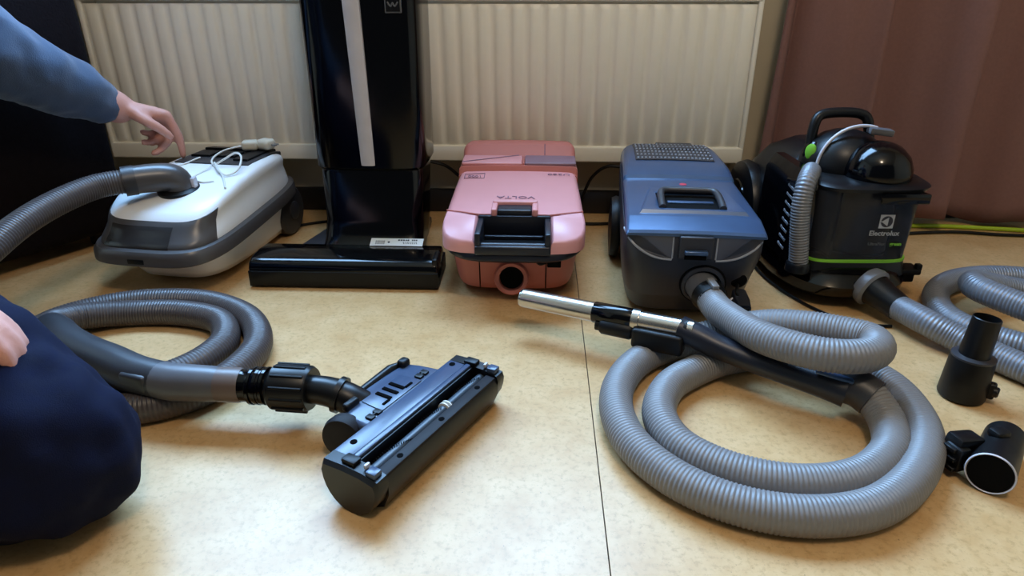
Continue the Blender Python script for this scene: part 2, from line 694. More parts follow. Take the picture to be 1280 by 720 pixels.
fw_ = obj('front_window', solid_patch(-14, 14, .04, .86, .0018), 'window_grey', wv, angle=40)
obj('dust_indicator_pane', solid_patch(-9, 6, .06, .76, .0032), 'pane', fw_, angle=40)


# dark panel on top at the back
def top_patch(x0, x1, y0, y1, dz, h, trim=0):
    rows_t, rows = [], []
    g = G()
    ny = 8
    ring_rows = []
    for j in range(ny + 1):
        y = y0 + (y1 - y0) * j / ny
        ring_rows.append((y, lerp_tab(HT, y) + dz))
    sec = []
    for y, z in ring_rows:
        sec.append([(x0, y, z - .006), (x0, y, z + h - .001), (x0 + .002, y, z + h), (x1 - .002, y, z + h), (x1, y, z + h - .001), (x1, y, z - .006)])
    g.rings(sec)
    return g


pan = obj('control_panel', top_patch(-.088, .088, .285, .435, .002, .003), 'dark_grey', wv)
for x0, x1, y0, y1 in ((-.075, -.03, .33, .375), (-.02, .03, .33, .375), (.042, .076, .305, .40)):
    obj('pedal_button', top_patch(x0, x1, y0, y1, .004, .006), 'black', pan)
obj('carry_handle', top_patch(-.08, .08, .395, .428, .004, .007), 'black', pan)
for s in (-1, 1):
    wh = obj('rear_wheel', G().lathe([(.035, 0), (.056, .004), (.06, .01), (.06, .026), (.054, .032), (.03, .034)], (s * .084, .405, .06), (s, 0, 0), 40), 'dark_grey', wv)
    obj('hub_cap', G().lathe([(.022, 0), (.022, .004), (.018, .006)], (s * .117, .405, .06), (s, 0, 0), 24), 'dark_grey', wh)
obj('front_caster', G().lathe([(.012, 0), (.016, .004), (.016, .014), (.012, .018)], (-.009, .17, .016), (1, 0, 0), 20), 'black', wv)
# hose socket on the lid
CX, CY = .008, .150
obj('hose_socket', G().lathe([(.041, 0), (.041, .006), (.034, .010), (.03, .011)], (CX, CY, .1780), (0, -.12, 1), 40), 'black', wv)

# brown grey hose of the white cleaner
hb = thing('brown_grey_vacuum_hose', 'long brown grey corrugated hose coiled on the floor in front of the white cleaner', 'hose', (0, 0, 0))
hpts = [(-.80, 1.262, .213), (-.845, 1.225, .211), (-.875, 1.15, .202), (-.89, 1.07, .188), (-.90, .99, .165),
        (-.93, .92, .13), (-.96, .89, .07), (-.94, .865, .03), (-.88, .862, .0235), (-.79, .835, .0235), (-.70, .795, .0235), (-.63, .776, .0235), (-.56, .778, .0235), (-.498, .814, .0235), (-.464, .875, .0235), (-.46, .966, .0235),
        (-.513, 1.058, .0235), (-.611, 1.115, .0235), (-.72, 1.118, .0235), (-.80, 1.085, .0235), (-.852, 1.02, .0235), (-.84, .94, .0235),
        (-.78, .878, .0235), (-.715, .845, .0235), (-.655, .832, .0235), (-.60, .836, .0235), (-.555, .866, .0235), (-.525, .917, .0235), (-.521, .98, .0235), (-.562, 1.045, .0235),
        (-.643, 1.072, .0235), (-.73, 1.068, .0235), (-.79, 1.035, .034), (-.812, .99, .044), (-.795, .955, .052)]
hose('corrugated_tube', hpts, .0235, .0054, .0013, 'hose_brown', hb)
# swivel elbow on the lid
e0 = Vector((-.6955, 1.2995, .178))
pts = catmull([(-.729, 1.312, .180), (-.730, 1.310, .196), (-.735, 1.305, .206), (-.748, 1.296, .211), (-.770, 1.282, .213), (-.798, 1.264, .213)], 8)
nP = len(pts)
el = obj('swivel_elbow', G().tube(pts, lambda i: .030 - .003 * i / nP, 28), 'window_grey', hb)
obj('elbow_ring', G().tube([(-.790, 1.269, .213), (-.808, 1.257, .2125)], .0288, 28), 'dark_grey', el)
obj('release_clip', G().box((-.699, 1.316, .193), (.010, .018, .028), .004), 'silver', el)
# handle grip
hp = catmull([(-.800, .962, .049), (-.770, .935, .055), (-.73, .898, .058), (-.677, .862, .060), (-.62, .832, .062), (-.568, .806, .062), (-.520, .792, .062)], 8)
nP = len(hp)
grip = obj('handle_grip', G().tube(hp, lambda i: .0255 + .004 * sin(pi * i / nP), 24), 'dark_grey', hb)
obj('slide_button', G().box((-.556, .780, .066), (.044, .012, .026), .005, 3, (0, 0, radians(-17))), 'dark_grey', grip)
obj('grip_end', G().tube([(-.530, .7945, .062), (-.505, .788, .062), (-.45, .786, .062), (-.437, .785, .062)], [.026, .0265, .025, .024], 24), 'grey', hb)
obj('brown_sleeve', G().tube([(-.438, .785, .062), (-.41, .784, .062), (-.405, .784, .062)], [.0245, .0245, .0235], 24), mat('warm_brown_grey_plastic', (98, 84, 78), .4), hb)

# ------------------------------------------------------------------ turbo nozzle, upside down
AB = Vector((.428, .904, 0)).normalized()
nz = thing('turbo_nozzle', 'black turbo brush nozzle lying upside down on the floor, roller showing', 'nozzle', (-.148, .738, 0), atan2(AB.y, AB.x) - radians(2.5))
nz.scale = (1, .92, 1)
NZI = (Matrix.Translation((-.148, .738, 0)) @ Matrix.Rotation(atan2(AB.y, AB.x) - radians(2.5), 4, 'Z') @ Matrix.Diagonal((1, .92, 1, 1))).inverted()
prof = [(-.046, .045), (-.043, .0535), (-.026, .0545), (-.0255, .030), (-.001, .030), (0., .061), (.003, .0615), (.010, .0615), (.013, .061),
        (.042, .061), (.047, .052), (.044, .022), (.028, .004), (.01, .0), (-.018, .0), (-.036, .008), (-.046, .03)]


def xextrude(profile, x0, x1, bev=0.):
    return [[(x, y, z) for y, z in profile] for x in (x0, x1)]


tb = obj('trench_floor', G().box((0, -.0127, .032), (.238, .0225, .004)), 'void', nz)
obj('brush_housing', G().rings(xextrude(prof, -.122, .122)), 'satin_black', nz, angle=30)
obj('daylit_face', G().box((0, .0285, .0612), (.242, .029, .0022), .0008), 'nozzle', nz)  # thin overlay added to carry the daylit blue, sides stay black
cap = [(-.047, .050), (-.044, .058), (-.02, .0625), (.01, .0635), (.043, .062), (.048, .052)] + [(.0005 + .0472 * cos(a), .050 - .050 * sin(a)) for a in [pi * k / 14 for k in range(1, 14)]]
for s in (-1, 1):
    x0, x1 = s * .121, s * .143
    ec = obj('end_cap', G().rings([[(x0, y, z) for y, z in cap], [(s * .138, y, z) for y, z in cap], [(x1, y * .93, .004 + (z - .004) * .93) for y, z in cap]]), 'satin_black', nz, angle=30)
    obj('cap_clip', G().box((s * .130, -.032, .0625), (.014, .016, .008), .002), 'nozzle', ec)
    obj('clip_pin', G().box((s * .128, -.020, .067), (.008, .004, .006), .001), 'silver', ec)
    obj('cap_notch', G().box((s * .128, .006, .066), (.014, .022, .006), .002), 'black', ec)
obj('front_bar', G().box((0, -.0345, .0550), (.240, .017, .004), .0015), 'nozzle_dark', nz)
obj('ridge_bar', G().box((0, .0065, .0635), (.240, .009, .005), .002), 'nozzle', nz)
for x in (-.085, .0, .085):
    obj('screw_hole', G().lathe([(.0042, 0), (.0042, .0008), (.002, .001)], (x, -.034, .0568), (0, 0, 1), 14), 'screw', nz)
for x in (-.098, .112):
    obj('screw_hole', G().lathe([(.0048, 0), (.0048, .0008), (.002, .001)], (x, .032, .0622), (0, 0, 1), 14), 'screw', nz)
rl = obj('brush_roller', G().tube([(-.12, -.0160, .047), (.12, -.0160, .047)], .0082, 20), 'roller', nz)
for x in (.028, .034):
    obj('roller_ring', G().lathe([(.0084, 0), (.0112, .0008), (.0112, .0028), (.0084, .0036)], (x, -.0160, .047), (1, 0, 0), 24), 'sticker', rl)
# spiral of bristles on the roller
g = G()
for i in range(70):
    x = -.112 + i * .0032
    if .02 < x < .042:
        continue
    for ph in (0, pi):
        a = i * .12 + ph
        d = Vector((0, cos(a), sin(a)))
        p = Vector((x, -.0160, .047))
        g.tube([p + d * .0075, p + d * .0118], [.0011, .0005], 4)
tag(obj('bristles', g, 'black', rl), kind='stuff')
# T shaped neck block with its relief
nk = obj('neck_block', G().prism([(-.066, .040), (.098, .040), (.092, .078), (.084, .104), (-.01, .112), (-.045, .10), (-.062, .085)], .012, .0605, .007, 3), 'nozzle', nz)
obj('raised_frame', G().prism([(-.030, .046), (.056, .046), (.052, .086), (-.026, .088)], .0605, .0622, .0008), 'nozzle', nk)
for x in (-.002, .012, .026):
    obj('relief_slot', G().box((x, .068, .0624), (.006, .028, .003), .0006), 'screw', nk)
for x in (-.012, .036):
    obj('relief_slot', G().box((x, .054, .0624), (.014, .004, .003), .0006), 'screw', nk)
for x, y in ((-.048, .05), (-.034, .05), (.062, .056), (.074, .056)):
    obj('relief_tab', G().box((x, y, .0618), (.009, .012, .004), .0008), 'black', nk)
obj('relief_tab', G().box((-.041, .05, .0615), (.02, .003, .004), .0006), 'black', nk)
obj('relief_tab', G().box((.068, .056, .0615), (.02, .003, .004), .0006), 'black', nk)
obj('edge_rail', G().tube([(-.035, .108, .058), (.06, .112, .058), (.080, .106, .058)], [.006, .0075, .005], 14), 'satin_black', nk)
obj('edge_stop', G().box((.078, .100, .063), (.018, .016, .014), .005, 3), 'black', nk)
obj('edge_stop', G().box((-.040, .094, .063), (.026, .012, .012), .004, 3), 'black', nk)
obj('side_wheel', G().lathe([(.02, 0), (.030, .003), (.032, .010), (.030, .022), (.02, .025)], (-.080, .078, .034), (1, .25, 0), 32), 'nozzle_dark', nz)
# pivot neck and twist collar
def nl(p):      # world to nozzle local
    return tuple(NZI @ Vector(p))


obj('pivot_neck', G().tube([nl(q) for q in catmull([(-.228, .770, .036), (-.242, .768, .046), (-.258, .769, .056), (-.285, .774, .062), (-.318, .779, .062)], 6)], lambda i: .024 - .0002 * i, 24), 'satin_black', nz)
obj('neck_ring', G().tube([nl((-.262, .770, .058)), nl((-.269, .771, .060))], .0255, 24), 'satin_black', nz)
a0, a1 = Vector((-.306, .779, .062)), Vector((-.362, .783, .062))
col = obj('twist_collar', G().tube([nl(a0), nl(a0.lerp(a1, .08)), nl(a0.lerp(a1, .92)), nl(a1)], [.029, .032, .032, .028], 28), 'satin_black', nz)
for k in range(12):
    a = 2 * pi * k / 12
    d = Vector((0, cos(a), sin(a)))
    obj('grip_rib', G().tube([nl(a0.lerp(a1, .1) + d * .032), nl(a0.lerp(a1, .9) + d * .032)], .0022, 8), 'satin_black', col)
obj('inlet_tube', G().tube([nl(q) for q in ((-.36, .783, .062), (-.37, .7835, .062), (-.374, .7835, .062), (-.39, .784, .062), (-.394, .784, .062), (-.404, .784, .062))], [.022, .022, .026, .026, .023, .0235], 28), 'gloss_black', nz)
for k in range(3):
    obj('tube_ring', G().tube([nl((-.368 - k * .009, .7835, .062)), nl((-.372 - k * .009, .7837, .062))], .0268, 24), 'gloss_black', nz)

# ------------------------------------------------------------------ cord with plug on the white cleaner
cd = thing('white_charger_cord', 'thin white cord with ivory plug lying looped on the white vacuum cleaner', 'cord', (-.757, 1.165, 0), radians(-7))


def wtop(x, y, dz=.004):
    return (x, y, lerp_tab(HT, y) + dz)


cp = [wtop(.095, .355, .021), wtop(.045, .352, .021), wtop(.012, .33, .018), wtop(.004, .285, .016), wtop(.03, .255, .012), wtop(.085, .265, .02), wtop(.118, .24, .004),
      wtop(.108, .185, .004), wtop(.07, .185, .0035), wtop(.035, .21, .004), wtop(.012, .235, .01), wtop(-.01, .215, .006), wtop(-.02, .185, .0035)]
cp = [(.030, .385, .2175), (.012, .372, .2165), (-.006, .345, .213), (-.004, .30, .207), (.018, .268, .203), (.040, .275, .214), (.062, .285, .226), (.084, .270, .222), (.092, .237, .204), (.078, .215, .1965), (.055, .225, .203),
      (.020, .268, .2075), (.042, .243, .200), (.078, .20, .195), (.104, .16, .186)]
obj('cord', G().tube(catmull(cp, 10), .0022, 10), 'cord_white', cd)
obj('cord', G().tube(catmull([(.018, .258, .2015), (.010, .225, .1955), (.012, .195, .193), (.042, .178, .1905), (.065, .185, .1915)], 8), .0016, 8), 'cord_white', cd)
obj('cord', G().tube(catmull([(-.04, .31, .2065), (-.06, .27, .1990), (-.075, .235, .196)], 8), .002, 8), 'cord_white', cd)
pg = obj('plug', G().box((.038, .392, .2185), (.036, .030, .022), .007, 3, (0, 0, .3)), 'plug', cd)
obj('plug', G().box((.072, .402, .220), (.036, .034, .024), .009, 3, (0, 0, -.25)), 'plug', cd)
for y in (.397, .407):
    obj('plug_pin', G().tube([(.086, y, .220), (.102, y - .003, .220)], .0022, 8), 'brass', pg)

# ------------------------------------------------------------------ black upright vacuum
up = thing('black_upright_vacuum', 'tall glossy black upright vacuum cleaner with silver handle strip', 'vacuum cleaner', (-.39, 1.235, 0))
st = []
for y, hw_, zt in ((.0, .189, .040), (.002, .190, .048), (.008, .191, .055), (.02, .191, .060), (.06, .191, .062), (.10, .190, .058), (.118, .188, .048)):
    st.append((y, hw_, .036, zt, .006, 0))
obj('head_cover', G().rings(yloft(st)), 'gloss_black', up, angle=40)
obj('head_base', G().rings(yloft([(-.002, .186, .008, .037, .002, 0), (.0, .192, .004, .0375, .002, 0), (.118, .192, .004, .0375, .002, 0), (.122, .186, .006, .036, .002, 0)])), 'black', up, angle=40)
obj('hinge_plate', G().prism([(-.165, .115), (.135, .115), (.120, .40), (-.098, .40)], .004, .022, .004), 'dark_grey', up)
# lower trunk and upper tower
bx = .035
rings = []
for z, hw_, yf, yb in ((.045, .108, .100, .25), (.06, .107, .118, .26), (.10, .106, .136, .30), (.20, .108, .146, .32), (.206, .106, .149, .32)):
    rings.append(sring(hw_, yf, yb, 7, z, 0, 64, bx))
obj('lower_trunk', G().rings(rings), 'gloss_black', up, angle=40)
rings = []
for z, hw_, yf, yb in ((.206, .112, .148, .325), (.212, .116, .142, .33), (.40, .1175, .150, .335), (.60, .119, .156, .335), (.85, .112, .17, .325), (1.0, .09, .19, .31), (1.03, .06, .21, .29)):
    rings.append(sring(hw_, yf, yb, 6, z, 0, 64, bx))
obj('tower', G().rings(rings), 'gloss_black', up, angle=40)
obj('handle_strip', G().rings([[(x, .148 + .00 - d + z * .016, z) for x, d in ((.012 + 1 * (z - .22) * .03 * -1 + .008, -.004), (.012 - (z - .22) * .03 + .009, .009), (.012 - (z - .22) * .03 + .014, .013), (.045 - (z - .22) * .02, .013), (.045 - (z - .22) * .02 + .005, .009), (.045 - (z - .22) * .02 + .006, -.004))] for z in (.218, .222, .4, .6, .8, .98)]), 'silver', up, angle=40)
obj('top_handle', G().tube(catmull([(.0, .19, .95), (-.005, .17, 1.06), (.03, .16, 1.12), (.07, .17, 1.06), (.065, .19, .95)], 8), .016, 14), 'silver', up)
# badge at the top right of the tower
bd = obj('badge', G().box((.108, .152, .527), (.032, .004, .030), .001), 'print_dim', up, smooth=False)
obj('badge_field', G().box((.108, .1496, .527), (.027, .002, .025), .0005), 'satin_black', bd, smooth=False)
obj('badge_mark', G().tube(catmull([(.098, .1482, .532), (.104, .1482, .524), (.108, .1482, .530), (.112, .1482, .524), (.118, .1482, .532)], 6), .0016, 6), 'print_dim', bd)
# rating sticker at the foot of the trunk
slope = atan2(.055, .030)
sk = obj('rating_sticker', G().box((0, 0, 0), (.112, .024, .0008)), 'sticker', up, smooth=False)
sk.location = (.092, .103, .0635)
sk.rotation_euler = (radians(20), 0, 0)
def strokes(name, parent, items, material, z=.0006):
    g = G()
    for x, y, w, h in items:
        g.box((x, y, z), (w, h, .0004))
    o = obj(name, g, material, parent, smooth=False)
    o['kind'] = 'stuff'
    return o
it = []
x = -.044
while x < -.024:
    w = random.uniform(.002, .004)
    it.append((x, .0028, w, .0022)); it.append((x, -.0018, w, .0022)); it.append((x, -.0058, w * .8, .0018))
    x += w + .001
x = .004
while x < .045:
    w = random.uniform(.0028, .0042)
    if not .025 < x < .029:
        it.append((x, .0062, w, .0042))
    if x > .014:
        it.append((x, -.001, w * .7, .0018)); it.append((x + .001, -.0042, w * .7, .0016))
    x += w + .0012
strokes('small_print', sk, it, 'print_dark')
obj('print_mark', G().lathe([(.0026, 0), (.0026, .0004), (.001, .0005)], (-.017, -.0005, .0004), (0, 0, 1), 10), 'print_dark', sk)
it = []
x = .05
while x < .115:
    w = random.uniform(.0018, .003)
    it.append((x, 0, w, .003))
    x += w + .0012
hs = strokes('head_lettering', up, it, 'print_dim', 0)
hs.location = (0, .0935, .0598)
hs.rotation_euler = (radians(-8), 0, 0)
obj('corner_clip', G().box((.186, .03, .04), (.012, .05, .05), .004, 3), 'satin_black', up)
# ------------------------------------------------------------------ pink vacuum cleaner
pk = thing('pink_vacuum_cleaner', 'dusty pink canister vacuum cleaner with navy bumper and open front port', 'vacuum cleaner', (-.045, 1.14, 0))
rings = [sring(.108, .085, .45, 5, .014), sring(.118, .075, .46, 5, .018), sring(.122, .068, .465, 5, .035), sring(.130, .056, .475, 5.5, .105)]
obj('lower_shell', G().rings(rings), 'pink_shaded', pk, angle=50)
# front inserts: seams and port
def pfront(x, z):      # y of the lower shell front at x, z
    t = min(1, max(0, (z - .035) / .07))
    hw_, y0, y1 = .122 + .008 * t, .068 - .012 * t, .465 + .01 * t
    hl = (y1 - y0) / 2
    u = min(.999, abs(x) / hw_)
    return (y0 + y1) / 2 - hl * (1 - u ** 5.3) ** (1 / 5.3)


for x in (-.066, .062):
    obj('panel_seam', G().tube([(x, pfront(x, z) - .0002, z) for z in (.022, .05, .075, .1)], .0011, 6), 'void', pk)
port = obj('hose_port', G().lathe([(.034, .03), (.0345, .002), (.0335, -.010), (.031, -.013), (.0245, -.011), (.0225, -.004), (.0215, .028)], (-.004, .064, .0465), (0, 1, -.10), 40, cap=False), 'pink_shaded', pk)
obj('port_bore', G().lathe([(.0222, 0), (.0222, .010)], (-.004, .0575, .0485), (0, 1, -.10), 32), 'void', port)
obj('cord_outlet', G().box((.077, .054, .089), (.026, .018, .028), .002), 'void', pk)
obj('cord_hook', G().tube(catmull([(.066, .052, .086), (.052, .044, .083), (.045, .043, .087)], 5), .003, 8), 'black', pk)
# bumper
def pb(hw_, yf, z, n=3.9):
    return sring(hw_, yf, .482, n, z, .03, 96)


rings = [pb(.124, .03, .103), pb(.138, .005, .101), pb(.1415, -.001, .106), pb(.1415, -.001, .114), pb(.138, .004, .121), pb(.124, .03, .123)]
obj('bumper', G().rings(rings), 'navy', pk, angle=50)
# lid, tabulated height along y
PT = [(.0, .128), (.02, .140), (.06, .152), (.10, .162), (.16, .172), (.24, .182), (.31, .188), (.33, .188)]


def pyl(y0, y1, n, hwf, m='pink', z0=.118, r=.016, xc=0, extra=0., front_round=True):
    st = []
    for i in range(n + 1):
        y = y0 + (y1 - y0) * i / n
        st.append((y, hwf(y), z0, lerp_tab(PT, y) + extra, r, .002, xc))
    return G().rings(yloft(st))


main_hw = lambda y: .135 - .011 * (y - .1) / .3
obj('upper_lid', pyl(.098, .312, 10, main_hw), 'pink', pk, angle=40)
# two front corner panels beside the handle
for s in (-1, 1):
    def cp_ring(z, ins):
        # outline of the corner panel, slightly inset by ins
        ys = (.004, .010, .020, .034, .052, .072)
        xi = .069
        out = [(xi + ins, .006 + ins), (xi + ins, .092 - ins)]
        out += [(.133 - ins, .106 - ins), (.1345 - ins, .072), (.133 - ins, .050), (.128 - ins, .032 + ins * .3), (.117 - ins * .7, .018 + ins * .7), (.095, .009 + ins)]
        return [(s * x, y, z(x, y) if callable(z) else z) for x, y in out]
    tp = lambda x, y: lerp_tab(PT, y + .010) + .002
    tm = lambda x, y: lerp_tab(PT, y + .010) - .001
    obj('corner_panel', G().rings([cp_ring(.118, 0), cp_ring(lambda x, y: lerp_tab(PT, y) - .004, 0), cp_ring(tm, .0015), cp_ring(tp, .005)]), mat('pale_pink_plastic', (222, 160, 162), .36, noise=.03) if s < 0 else bpy.data.materials['pale_pink_plastic'], pk, angle=40)
# handle frame and well between them
hf = obj('handle_well', G().box((0, .05, .120), (.134, .098, .008), .002), 'void', pk)
fr = G()
fr.box((-.0635, .050, .138), (.011, .098, .040), .003)
fr.box((.0635, .050, .138), (.011, .098, .040), .003)
fr.box((0, .004, .126), (.138, .014, .018), .004, 3)
fr.box((0, .094, .141), (.138, .010, .042), .003)
obj('handle_frame', fr, 'navy', hf, angle=40)
for s_ in (-1, 1):
    obj('panel_seam', G().tube([(s_ * x, y, lerp_tab(PT, y) + .0035) for x, y in ((.069, .093), (.10, .1), (.131, .107))], .0016, 8), 'pink_shaded', pk)
obj('handle_bar', G().tube([(-.058, .018, .131), (.058, .018, .131)], .005, 14, flat=(.8, 1.2)), 'navy', hf)
obj('well_rail', G().box((0, .066, .1275), (.112, .007, .008), .002), 'navy', hf)
# latch
lt = obj('latch_frame', G().box((-.039, .115, .168), (.011, .052, .015), .003, 3).box((.039, .115, .168), (.011, .052, .015), .003, 3).box((0, .136, .171), (.088, .013, .015), .004, 3), 'pink', pk)
obj('latch_button', G().box((0, .112, .166), (.066, .036, .012), .003, 3), 'navy', lt)
# ridge, rear block, pedal
obj('ridge_step', G().rings(yloft([(.306, .130, .12, .184, .012, .002), (.310, .130, .12, .186, .012, .002), (.314, .1295, .12, .199, .010, .002), (.385, .128, .12, .2015, .012, .002)])), 'pink_shaded', pk, angle=30)
obj('rear_block', G().rings(yloft([(.378, .1275, .115, .199, .010, .002), (.384, .1275, .115, .204, .012, .002), (.402, .127, .115, .225, .014, .002), (.412, .1265, .115, .2285, .016, .002), (.45, .125, .115, .225, .018, .002), (.482, .121, .115, .214, .018, .002), (.488, .116, .115, .198, .016, .002)])), 'pink_shaded', pk, angle=30)
pdl = obj('foot_pedal', G().box((.070, .349, .2035), (.112, .062, .008), .003, 3, (radians(2), 0, 0)), 'pink_pedal', pk)
obj('pedal_gap', G().box((.0115, .349, .203), (.003, .062, .006), .001), 'pink_shaded', pk)
obj('top_plate', G().box((-.058, .349, .2035), (.132, .062, .007), .003, 3, (radians(2), 0, 0)), 'pink', pk)
obj('plate_seam', G().tube([(-.122, .322, .2068), (.0, .376, .2092)], .0009, 6), 'print_mauve', pk)
obj('block_seam', G().tube([(.058, .386, .2075), (.058, .404, .2285)], .0012, 6), 'print_mauve', pk)
for s in (-1, 1):
    obj('rear_wheel', G().lathe([(.03, 0), (.045, .003), (.046, .012), (.03, .016)], (s * .103, .40, .047), (s, 0, 0), 32), 'dark_grey', pk)
obj('front_caster', G().lathe([(.010, 0), (.013, .003), (.013, .013), (.010, .016)], (-.008, .12, .0135), (1, 0, 0), 18), 'black', pk)
# printing, read from behind the cleaner
tilt = atan2(.010, .08)
text('lettering', 'VOLTA', .016, 'print_mauve', pk, (0, .166, .1757), (-tilt, 0, pi), label='mauve printed name, upside down, above the latch', sx=1.5)
text('lettering', 'U260', .013, 'print_mauve', pk, (.088, .290, .1892), (-tilt * .7, 0, pi), label='small mauve model lettering, upside down, at the right', sx=1.7)
pr_ = obj('print_box', G().box((-.092, .266, .1856), (.043, .0016, .0008)).box((-.092, .291, .1885), (.043, .0016, .0008), rot=(0, 0, .2)).box((-.113, .276, .1865), (.0016, .022, .0008), rot=(.11, 0, 0)).box((-.071, .280, .187), (.0016, .026, .0008), rot=(.11, 0, 0)), 'print_mauve', pk, smooth=False)
text('lettering', '1000', .017, 'print_mauve', pk, (-.092, .276, .1872), (-tilt * .7, 0, pi), sx=.9, shear=-.2)

# ------------------------------------------------------------------ slate vacuum cleaner
bv = thing('slate_vacuum_cleaner', 'slate grey canister vacuum cleaner with bluish metallic lid and hose plugged in', 'vacuum cleaner', (.264, 1.075, 0), radians(-3.6))
rings = [sring(.092, .075, .47, 5, .012), sring(.101, .062, .49, 6, .016), sring(.104, .050, .50, 6, .058)]
obj('base_skirt', G().rings(rings), 'dark_grey', bv, angle=40)
rings = [sring(.104, .046, .505, 6, .056), sring(.1125, .026, .512, 7, .060), sring(.116, .012, .515, 8, .10), sring(.1185, .000, .518, 13, .145), sring(.1185, .0015, .518, 16, .176), sring(.1180, .002, .516, 16, .1815)]
for r_ in rings:
    for i, (x, y, z) in enumerate(r_):
        r_[i] = (x * (1 - .1 * y / .5), y, z)
body_rings = rings
obj('body', G().rings(rings), 'blue_body', bv, angle=40)


def bfront(x, z):
    tab_y = [(.056, .046), (.060, .026), (.10, .012), (.145, 0.), (.176, .0015), (.1815, .003)]
    y0 = lerp_tab(tab_y, z)
    u = min(.99, abs(x) / .117)
    hl = (.515 - y0) / 2
    return (.515 + y0) / 2 - hl * (1 - u ** 13) ** (1 / 13)


# curved pale edge line of the upper front
def smile(s):
    pts = []
    for i in range(13):
        t = i / 12
        x = s * (.1165 - .080 * t)
        z = .180 - .040 * (1 - (1 - t) ** 2.2)
        pts.append((x, bfront(x, z) - .0008, z))
    return pts


for s in (-1, 1):
    obj('edge_line', G().tube(smile(s), .0022, 8), 'blue_trim', bv)
    obj('panel_groove', G().tube([(s * .036, bfront(.036, z) - .0003, z) for z in (.142, .16, .18)], .0016, 8), 'blue_trim', bv)
    pts = smile(s)
    g = G()
    top = [(p[0], bfront(p[0], .181) - .001, .181) for p in pts]
    g.rings([[(p[0], p[1] - .0012, p[2]) for p in pts] + [(q[0], q[1] - .0006, q[2]) for q in reversed(top)],
             [(p[0], p[1] + .004, p[2]) for p in pts] + [(q[0], q[1] + .004, q[2]) for q in reversed(top)]])
    obj('front_panel', g, 'panel_gloss', bv, smooth=False)
lt = obj('latch', G().box((.001, -.003, .164), (.056, .010, .040), .003, 3), 'blue_body', bv)
obj('latch_lip', G().box((.001, -.011, .158), (.038, .012, .007), .002, 3), 'blue_lid', lt)
obj('latch_hollow', G().box((.001, -.0078, .149), (.036, .004, .010), .001), 'void', lt)
# lid
BL = [(-.001, .186), (.004, .190), (.045, .2005), (.05, .2015), (.262, .2045), (.270, .205), (.276, .211), (.305, .2190), (.335, .2225), (.38, .2250), (.44, .2265), (.49, .224), (.51, .214), (.518, .200)]
st = [(y, .1168 * (1 - .1 * y / .5) - (.002 if y < 0 else 0) - (.006 if y > .515 else 0), .1818, z, .010 + .02 * max(0, (y - .26) / .25), .0015) for y, z in BL]
lid = obj('lid', G().rings(yloft(st, 5, 12)), 'blue_lid', bv, angle=14)


def btop(y):
    return lerp_tab(BL, y) + .0012


# trapezoid plateau with the carry handle
tr = [(-.092, .056), (.096, .056), (.080, .196), (-.068, .196)]
inner = [(-.056, .074), (.060, .074), (.060, .162), (-.056, .162)]
def fring(o, z):
    out = []
    for i in range(4):
        a, b = o[i], o[(i + 1) % 4]
        for k in range(6):
            t = k / 6
            x, y = a[0] + (b[0] - a[0]) * t, a[1] + (b[1] - a[1]) * t
            out.append((x, y, btop(y) + z))
    return out
def shrink(o, d):
    cx = sum(p[0] for p in o) / 4
    cy = sum(p[1] for p in o) / 4
    return [(x - d * (1 if x > cx else -1), y - d * (1 if y > cy else -1)) for x, y in o]
hd = obj('handle_plateau', G().rings([fring(tr, -.002), fring(shrink(tr, .006), .005), fring(shrink(inner, -.003), .005), fring(inner, .004), fring(inner, -.002)], loop=False, cap0=False, cap1=False), 'blue_lid', bv, angle=25)
obj('handle_hollow', G().box((.002, .118, .2045), (.114, .086, .0025)), 'void', hd)
obj('carry_handle', G().tube(catmull([(-.050, .076, .2075), (-.050, .112, .213), (-.048, .140, .216), (-.040, .151, .217), (-.02, .153, .217), (.024, .153, .217), (.044, .151, .217), (.052, .140, .216), (.054, .112, .213), (.054, .076, .2075)], 6), .0065, 12), 'dark_grey', hd)
obj('hollow_rail', G().box((.002, .110, .2065), (.082, .012, .005), .002), 'blue_lid', hd)
obj('badge', G().lathe([(.007, 0), (.007, .001), (.005, .0016)], (.004, .232, .2052), (0, 0, 1), 16), 'badge_red', bv)
# grille at the back
gr = obj('grille_plate', G().rings([[(x, y, lerp_tab(BL, y) + .0020 + dz) for x, dz in ((-.082, -.002), (-.080, 0.0), (-.04, .0012), (.0, .0016), (.04, .0012), (.080, .0), (.082, -.002))] for y in (.345, .38, .42, .46, .485)]), 'dark_grey', bv, angle=30)
g = G()
for j in range(6):
    y = .354 + j * .0225
    for i in range(20):
        x = -.076 + i * .0080
        g.box((x, y, lerp_tab(BL, y) + .0030 + .0012 * (1 - (x / .08) ** 2)), (.0036, .008, .003))
tag(obj('grille_bars', g, 'blue_trim', gr, smooth=False), kind='stuff')
obj('top_hatch', G().rings([[(x, y, lerp_tab(BL, y) + dz + .0035) for x, dz in ((-.03, -.002), (-.028, .002), (.05, .002), (.052, -.002))] for y in (.425, .45, .475, .49)]), 'dark_grey', bv, angle=30)
